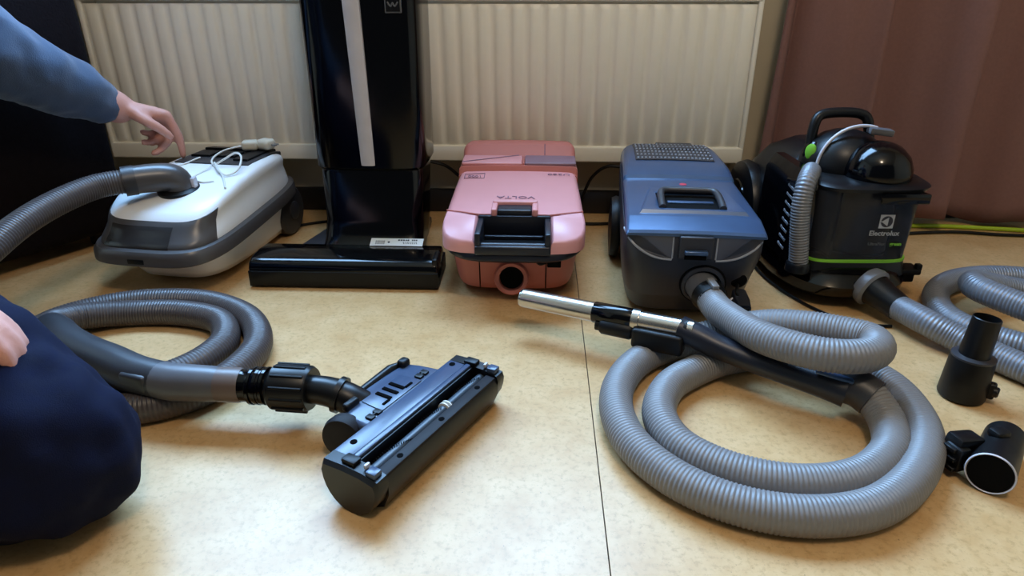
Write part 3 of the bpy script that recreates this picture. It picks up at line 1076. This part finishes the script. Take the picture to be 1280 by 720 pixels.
# port, cord hole, plug
pt = obj('hose_port', G().lathe([(.030, .03), (.037, .006), (.0385, .0), (.036, -.006), (.031, -.008), (.027, -.002), (.026, .02)], (.022, .012, .092), (.02, 1, .16), 40), 'blue_body', bv)
obj('port_ring', G().lathe([(.0385, 0), (.0415, .002), (.0415, .006), (.036, .007)][:0] or [(.0375, 0), (.0395, .002), (.0395, .006), (.036, .007)], (.022, .008, .0915), (.02, 1, .16), 40), 'void', pt)
ch_ = obj('cord_hole', G().lathe([(.012, 0), (.014, .0015), (.012, .003)], (.083, .016, .100), (0, -1, -.16), 24), 'void', bv)
pl_ = obj('mains_plug', G().rings(yloft([(-.030, .011, .052, .074, .005, 0, .088), (-.012, .014, .050, .080, .006, 0, .086), (.006, .012, .056, .088, .006, 0, .084)])), 'navy', bv)
obj('plug_face', G().box((.088, -.032, .063), (.016, .003, .014), .003, 2), 'black', pl_)
for s in (-1, 1):
    obj('plug_pin', G().tube([(.088 + s * .006, -.026, .063), (.086 + s * .006, -.048, .058)], .0021, 8), 'brass', pl_)
obj('plug_cord', G().tube(catmull([(.082, .014, .092), (.078, -.002, .088), (.080, -.006, .080), (.085, .004, .074)], 5), .003, 8), 'black', pl_)
obj('plug_clip', G().tube(catmull([(.072, -.006, .076), (.064, -.014, .068), (.070, -.018, .058), (.078, -.014, .062)], 6), .0016, 8), 'silver', pl_)
for s in (-1, 1):
    wh = obj('rear_wheel', G().lathe([(.045, 0), (.066, .004), (.068, .012), (.064, .022), (.03, .025)], (s * .104, .36, .069), (s, 0, 0), 40), 'black', bv)

# grey hose of the slate cleaner
gh = thing('light_grey_vacuum_hose', 'long light grey corrugated hose coiled on the floor before the slate cleaner', 'hose', (0, 0, 0))
R = .0242
gp = [(.290, 1.055, .086), (.293, 1.022, .084), (.299, .977, .088), (.327, .890, .098), (.371, .838, .105), (.413, .819, .107), (.452, .825, .106), (.478, .849, .104), (.481, .878, .102), (.458, .902, .099), (.408, .935, .092), (.360, .968, .076), (.300, .998, .045), (.222, .984, R), (.163, .935, R), (.125, .865, R), (.115, .79, R), (.132, .716, R), (.178, .653, R), (.245, .613, R),
      (.321, .602, R), (.398, .622, R), (.468, .680, R), (.517, .758, R), (.531, .845, R), (.510, .905, .026), (.455, .948, R), (.38, .962, R), (.305, .945, R), (.245, .908, R), (.197, .86, R), (.173, .79, R), (.190, .722, R),
      (.246, .675, R), (.321, .656, R), (.396, .672, R), (.455, .722, R), (.477, .775, .027), (.472, .812, .040), (.458, .828, .048)]
hose('corrugated_tube', gp, R, .0054, .0013, 'hose_grey', gh)
obj('port_cuff', G().tube(catmull([(.283, 1.092, .092), (.286, 1.072, .089), (.291, 1.048, .0855)], 4), lambda i: .0285 - .0004 * i, 28), 'grey', gh)
obj('cuff_collar', G().tube([(.2895, 1.056, .0862), (.2945, 1.036, .084)], [.029, .0265], 28), 'black', gh)
obj('cuff_latch', G().box((.292, 1.040, .113), (.012, .026, .008), .002, 2, (.2, 0, .25)), 'hose_grey', gh)
obj('end_cuff', G().tube(catmull([(.470, .815, .043), (.455, .830, .049), (.428, .843, .052)], 5), lambda i: .0275 - .0001 * i, 24), 'dark_grey', gh)
hp = catmull([(.436, .824, .048), (.412, .837, .050), (.372, .861, .052), (.323, .890, .056), (.281, .914, .063), (.250, .932, .071), (.225, .947, .075)], 6)
nP = len(hp)
gg = obj('handle_grip', G().tube(hp, lambda i: .0235 - .0055 * sin(pi * i / nP), 20), 'navy', gh)
obj('grip_pad', G().box((.418, .828, .071), (.05, .016, .006), .003, 2, (0, .1, radians(-24))), 'blue_lid', gg)

# steel wand clipped to the grip
wd = thing('chrome_wand', 'short chrome suction tube with black clamp, its open end over the floor', 'tube', (0, 0, 0))
w0, w1 = Vector((.243, .935, .079)), Vector((-.0255, 1.064, .070))
wt = w0.lerp
wdir = (w1 - w0).normalized()
side = wdir.cross(Vector((0, 0, 1))).normalized()
if side.y > 0:
    side = -side
obj('chrome_tube', G().tube([wt(w1, .0), wt(w1, .30), wt(w1, .56), wt(w1, .985)], .0165, 28).tube([wt(w1, .985), wt(w1, 1.)], [.0165, .0152], 28, cap=False), 'chrome', wd)
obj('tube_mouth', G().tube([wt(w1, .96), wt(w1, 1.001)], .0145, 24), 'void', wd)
obj('black_sleeve', G().tube([wt(w1, .305), wt(w1, .31), wt(w1, .545), wt(w1, .55)], [.0168, .0178, .0178, .0168], 28), 'gloss_black', wd)
obj('chrome_ring', G().tube([wt(w1, .285), wt(w1, .325)], .0185, 28), 'chrome', wd)
obj('end_ring', G().tube([wt(w1, .03), wt(w1, .055)], .0172, 28), 'black', wd)
c = wt(w1, .17) + side * .012 - Vector((0, 0, .020))
ang = atan2(wdir.y, wdir.x)
obj('clamp_block', G().box(tuple(c), (.082, .030, .034), .006, 3, (0, .03, ang)), 'black', wd)
c = wt(w1, .42) + side * .010 - Vector((0, 0, .016))
obj('clamp_knob', G().tube([c - wdir * .032, c - wdir * .028, c + wdir * .018, c + wdir * .022], [.012, .0145, .0145, .012], 18), 'black', wd)
obj('clamp_lever', G().tube([c - wdir * .045, c + wdir * .030], .010, 14), 'satin_black', wd)

# ------------------------------------------------------------------ black cyclone vacuum cleaner
cy = thing('black_cyclone_vacuum', 'black bagless vacuum cleaner with clear dust bin in front of the curtain', 'vacuum cleaner', (.603, 1.17, 0), radians(2))


def crings(rows, n, N=72):
    return [sring(h, a, b, n, z, tp, N, xc) for z, h, a, b, xc, tp in rows]


obj('base', G().rings(crings([(.012, .10, .06, .40, 0, 0), (.016, .116, .03, .42, 0, 0), (.03, .126, .006, .43, 0, 0), (.050, .125, -.002, .43, 0, 0), (.066, .115, .012, .425, 0, 0), (.076, .100, .03, .42, 0, 0)], 3.)), 'gloss_black', cy, angle=40)
obj('bin_cradle', G().rings(crings([(.06, .104, .03, .24, .005, 0), (.084, .101, .04, .24, .005, 0)], 5)), 'satin_black', cy, angle=40)
obj('green_rim', G().rings(crings([(.0838, .099, .041, .215, .008, 0), (.0888, .099, .041, .215, .008, 0)], 5)), 'green', cy, angle=40)
bn = obj('dust_bin', G().rings(crings([(.089, .094, .046, .205, .008, 0), (.16, .096, .044, .208, .008, 0), (.222, .098, .042, .21, .008, 0)], 6)), 'smoke', cy, angle=40)
obj('bin_core', G().lathe([(.05, 0), (.05, .08), (.045, .10), (.045, .128)], (.03, .125, .0915), (0, 0, 1), 32), 'core', bn)
obj('bin_divider', G().box((-.045, .125, .155), (.004, .13, .125), .001), 'core', bn)
obj('bin_back_wall', G().box((.008, .196, .155), (.17, .006, .128), .002), 'core', bn)
obj('bin_lid', G().rings(crings([(.2215, .098, .040, .215, .008, 0), (.2235, .106, .030, .235, .012, 0), (.230, .108, .028, .24, .014, 0), (.236, .100, .04, .24, .012, 0)], 4)), 'satin_black', cy, angle=40)
obj('lid_lip', G().prism([(-.03 + .04, .024), (.10, .024), (.092, .05), (.025, .05)], .204, .2235, .003), 'gloss_black', bn)
# body behind the bin
obj('motor_body', G().rings(crings([(.06, .118, .20, .42, -.005, 0), (.12, .118, .205, .425, -.005, 0), (.19, .108, .20, .42, -.005, 0), (.235, .085, .19, .39, 0, 0), (.262, .055, .19, .34, .005, 0)], 4)), 'satin_black', cy, angle=50)
sh = obj('side_cover', G().rings([[(x, y, z) for x, y, z in ((-.112, .04, .075), (-.125, .10, .075), (-.128, .24, .075), (-.10, .24, .075), (-.09, .05, .075))],
                                  [(x, y, z) for x, y, z in ((-.108, .055, .22), (-.122, .11, .22), (-.124, .24, .22), (-.10, .24, .22), (-.09, .06, .22))],
                                  [(x, y, z) for x, y, z in ((-.100, .085, .248), (-.112, .12, .25), (-.112, .23, .25), (-.095, .23, .25), (-.085, .08, .248))]]), 'gloss_black', cy, angle=30)
for k in range(8):
    z = .097 + k * .0165
    yy = .088 + (z - .075) * .03
    xx = -.1232 + (z - .075) * .032
    obj('vent_slat', G().box((xx - .0010, yy + .012, z), (.0034, .025, .0055), .001, 1, (radians(16), 0, radians(9))), 'hose_silver', sh)
obj('side_gloss', G().box((-.118, .095, .228), (.010, .045, .008), .003, 2, (radians(-8), .35, .2)), 'gloss_black', sh)
# dome with lens ring, grey clasp
dm = obj('filter_dome', G().lathe([(.060, 0), (.060, .010), (.056, .028), (.046, .045), (.031, .057), (.014, .063), (.002, .064)], (.034, .105, .236), (.03, -.28, 1), 40), 'gloss_black', cy, angle=60)
obj('dome_shell', G().lathe([(.078, 0), (.079, .012), (.074, .034), (.062, .056), (.042, .070), (.02, .078), (.003, .080)], (.0, .180, .228), (.0, .05, 1), 40), 'satin_black', cy, angle=60)
pts = []
for i in range(15):
    a = pi * (1.02 - .62 * i / 14)
    pts.append((.014 + .080 * cos(a), .137 + .010 * sin(a), .240 + .080 * sin(a)))
obj('lens_ring', G().tube(pts, .0032, 10), 'silver', cy)
obj('dome_clasp', G().prism([(-.022, -.014), (.024, -.014), (.028, .010), (-.018, .012)], 0, .012, .003, 2, Matrix.Translation((.040, .142, .305)) @ Matrix.Rotation(.12, 4, 'Y')), 'grey', cy)
# carry handle
obj('carry_handle', G().tube(catmull([(-.062, .185, .225), (-.062, .192, .275), (-.056, .20, .318), (-.040, .205, .331), (.0, .207, .334), (.032, .205, .331), (.046, .20, .318), (.053, .192, .275), (.054, .185, .235)], 7), .0098, 14), 'satin_black', cy)
pv = obj('handle_pivot', G().lathe([(.022, 0), (.022, .012), (.018, .016)], (-.054, .178, .262), (-.75, -.66, 0), 28), 'gloss_black', cy)
gb = obj('green_button', G().lathe([(.0135, 0), (.0135, .004), (.010, .006)], (0, 0, 0), (0, 0, 1), 24), 'green', cy)
gb.location = (-.068, .166, .266)
gb.rotation_euler = Vector((-.75, -.66, 0)).to_track_quat('Z', 'Y').to_euler()
gb.scale = (.8, 1.15, 1.2)
# short silver hose on the side of the bin
hose('side_hose', [(-.105, .050, .083), (-.110, .050, .12), (-.116, .052, .17), (-.117, .055, .205), (-.112, .064, .230), (-.100, .084, .241), (-.084, .115, .241)], .0178, .0054, .0016, 'hose_silver', cy)
obj('hose_foot', G().lathe([(.023, 0), (.022, .014), (.019, .018)], (-.105, .050, .066), (0, 0, 1), 24), 'satin_black', cy)
for s in (-1, 1):
    wh = obj('rear_wheel', G().lathe([(.07, 0), (.098, .006), (.102, .016), (.098, .030), (.08, .036), (.03, .038)], (s * .106, .34, .1025), (s, 0, 0), 48), 'satin_black', cy)
    obj('wheel_cap', G().lathe([(.06, 0), (.058, .003), (.04, .005)], (s * .1425, .34, .1025), (s, 0, 0), 36), 'gloss_black', wh)
# front port
pd = Vector((.42, -.86, -.25)).normalized()
po = Vector((.020, .008, .050))
obj('port_ring', G().lathe([(.034, -.012), (.037, -.002), (.037, .006), (.031, .010), (.029, .002)], po, pd, 40), 'hose_silver', cy)
obj('front_bracket', G().box((.112, .065, .062), (.04, .04, .012), .004).box((.128, .055, .07), (.012, .012, .014), .003).box((.118, .075, .05), (.024, .03, .03), .004), 'black', cy)
# emblem and lettering on the bin
front_y = .0425
em = obj('emblem', G().box((.040, front_y, .166), (.026, .0012, .026)), 'print_grey', cy, smooth=False)
ci = G().lathe([(.0108, 0), (.0108, .0006)], (.040, front_y - .0004, .166), (0, -1, 0), 28)
obj('emblem_disc', ci, 'core', em, smooth=False)
mg = G()
mg.prism([(.0745, .1662 - .166), (.0745, -.0 - .000)][:0] or [(-.011, 0.), (.001, .0085), (.001, -.0085)], 0, .0006, 0, 1,
         Matrix.Translation((.0412, front_y - .0008, .166)) @ Matrix.Rotation(pi / 2, 4, 'X'))
mg.box((.0312, front_y - .0012, .166), (.010, .0006, .0016))
obj('emblem_mark', mg, 'print_grey', em, smooth=False)
text('lettering', 'Electrolux', .0135, 'print_grey', cy, (.040, front_y - .0006, .143), (pi / 2, 0, 0), bold=.0002, label='white name printed on the dust bin')
strokes_it = []
text('lettering', 'UltraFlex', .0085, 'print_dim', cy, (.030, front_y - .0006, .122), (pi / 2, 0, 0))
text('lettering', 'green', .0095, 'green', cy, (.066, front_y - .0006, .122), (pi / 2, 0, 0), bold=.0003)

# silver hose of the cyclone cleaner
sh_ = thing('silver_vacuum_hose', 'silver grey corrugated hose looping out of the picture at right', 'hose', (0, 0, 0))
q0 = Vector((.603, 1.17, 0)) + Matrix.Rotation(radians(2), 3, 'Z') @ po
pw = Matrix.Rotation(radians(2), 3, 'Z') @ pd
obj('port_cuff', G().tube([q0 - pw * .004, q0 + pw * .018, q0 + pw * .03, q0 + pw * .05, q0 + pw * .066], [.030, .0295, .027, .0255, .0245], 28), 'satin_black', sh_)
sp = [tuple(q0 + pw * .060), (.668, 1.062, .038), (.700, 1.022, .029), (.737, .975, .0232), (.775, .915, .0232), (.83, .85, .0232), (.92, .83, .0232), (1.0, .88, .0232), (1.02, .98, .0232), (.96, 1.08, .024),
      (.89, 1.05, .03), (.862, 1.02, .04)]
sp = [tuple(q0 + pw * .060), (.668, 1.062, .038), (.700, 1.022, .029), (.737, .975, .0232), (.775, .915, .0232), (.83, .85, .0232), (.93, .82, .0232), (1.04, .86, .0232), (1.10, .98, .0232), (1.09, 1.15, .0232), (1.02, 1.27, .0232), (.93, 1.298, .0232), (.84, 1.278, .0232),
      (.775, 1.225, .0232), (.738, 1.15, .0232), (.738, 1.085, .0232), (.775, 1.03, .0232), (.84, .99, .0232), (.95, .99, .0232), (1.03, 1.05, .0232), (1.03, 1.14, .0232), (.96, 1.195, .028), (.87, 1.20, .045), (.805, 1.175, .064), (.786, 1.128, .072), (.815, 1.07, .071), (.87, 1.0, .068), (.95, .95, .05), (1.05, .93, .0232)]
hose('corrugated_tube', sp, .0232, .0058, .0014, 'hose_silver', sh_)

# ------------------------------------------------------------------ black adaptor and fitting at the right
ad = thing('tube_adaptor', 'black stepped plastic adaptor standing upright on the floor', 'adaptor', (.643, .893, 0))
tl = Vector((.10, .06, 1)).normalized()
obj('wide_socket', G().lathe([(.0310, .0), (.0320, .003), (.0300, .060), (.0288, .066), (.024, .068)], (0, 0, .002), (.03, .02, 1), 36), 'black', ad)
obj('narrow_tube', G().lathe([(.0210, 0), (.0200, .03), (.0188, .064), (.0176, .065), (.0170, .056), (.0166, .02)], (.002, .0012, .066), (.07, .05, 1), 36, cap=False), 'satin_black', ad)
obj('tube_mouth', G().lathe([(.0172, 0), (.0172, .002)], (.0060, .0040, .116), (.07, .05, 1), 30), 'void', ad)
obj('step_ring', G().lathe([(.0250, 0), (.0294, .001), (.0294, .004), (.0220, .006)], (.002, .0012, .066), (.03, .02, 1), 36), 'dark_grey', ad)
obj('locking_tab', G().box((.029, -.018, .022), (.012, .014, .026), .004, 3, (0, 0, -.6)), 'black', ad)
obj('tab_button', G().lathe([(.008, 0), (.008, .005), (.006, .007)], (.031, -.021, .022), (.75, -.65, 0), 16), 'satin_black', ad)

ft = thing('tube_fitting', 'black tube fitting with pale rimmed mouth lying near the right edge', 'fitting', (.570, .697, 0))
fd = Vector((-.64, -.765, .06)).normalized()
obj('barrel', G().lathe([(.021, -.085), (.024, -.082), (.0255, -.02), (.0265, .020), (.0272, .024)], (0, 0, .0272), fd, 36, cap=True), 'black', ft)
obj('pale_rim', G().lathe([(.0268, .0225), (.0270, .0250), (.0260, .0262), (.0246, .0250)], (0, 0, .0272), fd, 36, cap=False), 'silver', ft)
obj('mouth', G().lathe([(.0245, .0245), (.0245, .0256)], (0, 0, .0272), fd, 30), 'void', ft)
cl = obj('clip_block', G().box((-.024, .028, .040), (.040, .026, .022), .005, 2, (0, .12, .30)).box((-.036, .018, .026), (.018, .026, .034), .004, 2, (0, 0, .30)), 'satin_black', ft)
for k in range(3):
    obj('clip_tooth', G().box((-.045, .012 + k * .003, .014 + k * .012), (.008, .018, .006), .001, 1, (0, 0, .30)), 'black', cl)
obj('clip_ear', G().box((.020, .034, .050), (.022, .018, .012), .004, 2, (0, 0, .30)), 'black', cl)

# ------------------------------------------------------------------ loose cables behind the machines
tag(obj('black_wall_cable', G().tube(catmull([(-.30, 1.66, .16), (-.235, 1.665, .145), (-.19, 1.69, .10), (-.13, 1.70, .055), (-.05, 1.71, .03)], 8), .004, 8), 'black'),
    'black cable drooping under the radiator between upright and pink cleaner', 'cable')
tag(obj('black_plug_lead', G().tube(catmull([(.22, 1.655, .145), (.17, 1.66, .148), (.135, 1.68, .115), (.115, 1.70, .06), (.10, 1.70, .01), (.02, 1.66, .006)], 8), .004, 8), 'black'),
    'black lead dropping from behind the slate cleaner to the floor', 'cable')
tag(obj('black_floor_lead', G().tube(catmull([(.02, 1.635, .005), (.085, 1.643, .005), (.15, 1.64, .005), (.26, 1.66, .005)], 8), .004, 8), 'black'),
    'black lead on the floor between pink and slate cleaners', 'cable')
tag(obj('black_floor_cable', G().tube(catmull([(-.60, 1.60, .004), (-.56, 1.625, .004), (-.50, 1.65, .004), (-.43, 1.70, .004)], 8), .0035, 8), 'black'),
    'black cable on the floor between white cleaner and upright', 'cable')
tag(obj('black_curved_cable', G().tube(catmull([(.47, 1.40, .0035), (.478, 1.31, .0035), (.505, 1.22, .0035), (.545, 1.15, .0035), (.60, 1.115, .0035), (.64, 1.11, .0035)], 8), .0032, 8), 'black'),
    'thin black cable curving on the floor around the cyclone cleaner', 'cable')

# ------------------------------------------------------------------ kneeling person at the left
pe = thing('person', 'person in blue knit sweater and navy jeans kneeling, reaching to the white cleaner', 'person', (-1.02, .66, 0))
O = Vector((-1.02, .66, 0))


def limb(g, pts, rs, seg=16, per=6):
    P = catmull([Vector(p) - O for p in pts], per)
    n = len(P)
    m = len(rs) - 1
    rad_ = []
    for i in range(n):
        t = i / (n - 1) * m
        k = min(int(t), m - 1)
        rad_.append(rs[k] + (rs[k + 1] - rs[k]) * (t - k))
    # rounded ends
    a = (P[0] - P[1]).normalized()
    b = (P[-1] - P[-2]).normalized()
    pre, post, pr_r, po_r = [], [], [], []
    for u in (.97, .8, .5):
        pre.append(P[0] + a * rad_[0] * u)
        pr_r.append(rad_[0] * sqrt(max(.0, 1 - u * u)))
    for u in (.5, .8, .97):
        post.append(P[-1] + b * rad_[-1] * u)
        po_r.append(rad_[-1] * sqrt(max(.0, 1 - u * u)))
    g.tube(pre + P + post, pr_r + rad_ + po_r, seg)


def remesh(o, vox, smooth_it, folds=0., fscale=.08):
    m = o.modifiers.new('join', 'REMESH')
    m.mode = 'VOXEL'
    m.voxel_size = vox
    m.use_smooth_shade = True
    s = o.modifiers.new('soften', 'SMOOTH')
    s.iterations = smooth_it
    s.factor = .5
    if folds:
        t = bpy.data.textures.new(o.name + '_folds', 'CLOUDS')
        t.noise_scale = fscale
        t.noise_depth = 1
        d = o.modifiers.new('folds', 'DISPLACE')
        d.texture = t
        d.strength = folds
        d.mid_level = .5
        d.texture_coords = 'LOCAL'


def o2(p):
    return tuple(Vector(p) - O)


HR, HL = (-.985, .560, .29), (-1.115, .665, .27)
KR, KL = (-.538, .590, .097), (-1.125, 1.035, .10)
AR, AL = (-.93, .48, .06), (-1.30, .74, .06)
CH = (-1.0, .82, .66)
SL, SR = (-1.045, .995, .69), (-.885, .665, .70)
EL_, WL = (-1.005, 1.225, .475), (-.898, 1.438, .322)
ER, WR = (-.870, .490, .49), (-.655, .535, .325)
NECK, HEAD = (-.955, .85, .78), (-.925, .90, .935)

b = G()
limb(b, [(-1.05, .61, .26), (-1.04, .68, .42), CH], [.125, .13, .14])
limb(b, [SR, (-.965, .83, .70), SL], [.065, .085, .065])
limb(b, [CH, NECK, (-.94, .875, .86)], [.09, .055, .052])
limb(b, [HR, KR], [.088, .058])
limb(b, [HL, KL], [.088, .058])
limb(b, [KR, (-.74, .545, .08), AR], [.056, .055, .038])
limb(b, [KL, (-1.22, .91, .08), AL], [.056, .055, .038])
limb(b, [AR, (-1.03, .45, .035), (-1.09, .44, .03)], [.038, .034, .026])
limb(b, [AL, (-1.37, .67, .035), (-1.40, .62, .03)], [.038, .034, .026])
limb(b, [SL, EL_, WL], [.056, .044, .034])
limb(b, [SR, ER, WR], [.056, .042, .028])
# head: skull, jaw, nose, ears
HD = Vector(HEAD)
fwd = Vector((.52, .66, -.54)).normalized()
lft = Vector((0, 0, 1)).cross(fwd).normalized()
upv = fwd.cross(lft).normalized()


def hpnt(f, l, u):
    return tuple(HD + fwd * f + lft * l + upv * u)


limb(b, [hpnt(-.035, 0, .03), hpnt(.02, 0, .03)], [.082, .078])
limb(b, [hpnt(.015, 0, -.02), hpnt(.045, 0, -.075)], [.070, .040])
limb(b, [hpnt(.088, 0, .008), hpnt(.108, 0, -.028)], [.010, .015])
for s in (-1, 1):
    limb(b, [hpnt(-.012, s * .083, .01), hpnt(-.016, s * .086, -.028)], [.014, .010])
    limb(b, [hpnt(.082, s * .03, .034), hpnt(.078, s * .052, .03)], [.009, .008])


# hands
def hand(wrist, knuckle, palm_n, thumb_side, curls, spread=.020, fr=.0098):
    """palm from wrist to knuckle; palm_n points out of the palm; curls = per finger list of bend angles"""
    w, k = Vector(wrist), Vector(knuckle)
    d = (k - w).normalized()
    pn = Vector(palm_n)
    pn = (pn - d * pn.dot(d)).normalized()
    sd = d.cross(pn).normalized() * thumb_side
    for q in (-1.25, -.45, .45, 1.25):
        limb(b, [tuple(w + sd * q * .011 + d * .004), tuple(w.lerp(k, .6) + sd * q * spread * .8), tuple(k + sd * q * spread)], [.019, .017, .0135], 12)
    lens = [(.044, .027, .021), (.047, .030, .022), (.043, .028, .021), (.034, .021, .018)]
    for i in range(4):                 # index first, on the thumb side
        q = 1.5 - i
        p = k + sd * q * spread
        dr = d.copy()
        pts = [p - d * .012, p.copy()]
        for L, c_ in zip(lens[i], curls[i]):
            dr = (Matrix.Rotation(c_, 3, d.cross(pn).normalized()) @ dr).normalized()
            p = p + dr * L
            pts.append(p.copy())
        limb(b, [tuple(x) for x in pts], [fr * 1.15, fr * 1.1, fr, fr * .92, fr * .78], 10, 4)
    t0 = w + sd * .016 + d * .018
    t1 = t0 + (d * .55 + sd * .65 + pn * .35).normalized() * .042
    t2 = t1 + (d * .85 + sd * .25 + pn * .40).normalized() * .032
    t3 = t2 + (d * .85 + pn * .5).normalized() * .026
    limb(b, [tuple(t0), tuple(t1), tuple(t2), tuple(t3)], [.017, .0125, .0108, .0088], 10, 4)


sgn = 1
hand(WL, (-.836, 1.497, .296), (-.15, -.25, -1), -1, [(.95, .25, .12), (1.25, .75, .45), (1.35, 1.0, .6), (1.4, 1.1, .7)])
hand(WR, (-.588, .572, .283), (-.35, -.1, -1), 1, [(.25, .3, .25), (.25, .35, .3), (.3, .35, .3), (.35, .4, .3)])
body = obj('body', b, 'skin', pe)
remesh(body, .0055, 5)
# clothes
j = G()
limb(j, [(-1.05, .61, .24), (-1.05, .63, .33)], [.155, .145])
limb(j, [HR, (-.76, .590, .228), (-.63, .60, .160), KR], [.125, .122, .108, .090])
limb(j, [HL, (-1.12, .87, .19), KL], [.120, .105, .085])
limb(j, [KR, (-.70, .535, .090), (-.88, .475, .078)], [.090, .092, .07])
limb(j, [(-.56, .615, .11), (-.60, .64, .13), (-.70, .61, .17)], [.07, .075, .085])
limb(j, [KL, (-1.22, .91, .085), (-1.29, .76, .072)], [.083, .074, .058])
jo = obj('jeans', j, 'jeans', pe)
remesh(jo, .009, 6, .030, .065)
s_ = G()
limb(s_, [(-1.05, .615, .31), (-1.04, .69, .46), CH], [.158, .155, .165])
limb(s_, [SR, (-.965, .83, .70), SL], [.085, .105, .085])
limb(s_, [SL, EL_, (-.915, 1.405, .345)], [.088, .083, .047])
limb(s_, [SR, ER, (-.68, .531, .345)], [.085, .070, .045])
limb(s_, [CH, (-.965, .84, .765)], [.12, .07])
so = obj('sweater', s_, 'sleeve', pe)
remesh(so, .009, 6, .018, .06)
h_ = G()
limb(h_, [hpnt(-.05, 0, .045), hpnt(.012, 0, .055)], [.088, .078])
limb(h_, [hpnt(-.06, 0, .0), hpnt(-.055, 0, -.03)], [.078, .060])
ho = obj('hair', h_, 'hair', pe)
remesh(ho, .006, 3, .012, .02)
for s in (-1, 1):
    ey = obj('eye', G().ball(o2(hpnt(.078, s * .032, .012)), .0125), 'eye', pe)
    obj('iris', G().ball(o2(hpnt(.0875, s * .032, .010)), .0052, 12, 8), 'iris', ey)
obj('mouth', G().tube([o2(hpnt(.082, -.022, -.058)), o2(hpnt(.089, 0, -.056)), o2(hpnt(.082, .022, -.058))], [.003, .0062, .003], 10), 'lip', pe)
for A, B in (((-.965, .47, .05), (-1.105, .435, .032)), ((-1.325, .715, .05), (-1.408, .61, .032))):
    k_ = G()
    limb(k_, [A, B], [.046, .032])
    obj('sock', k_, 'shoe', pe)
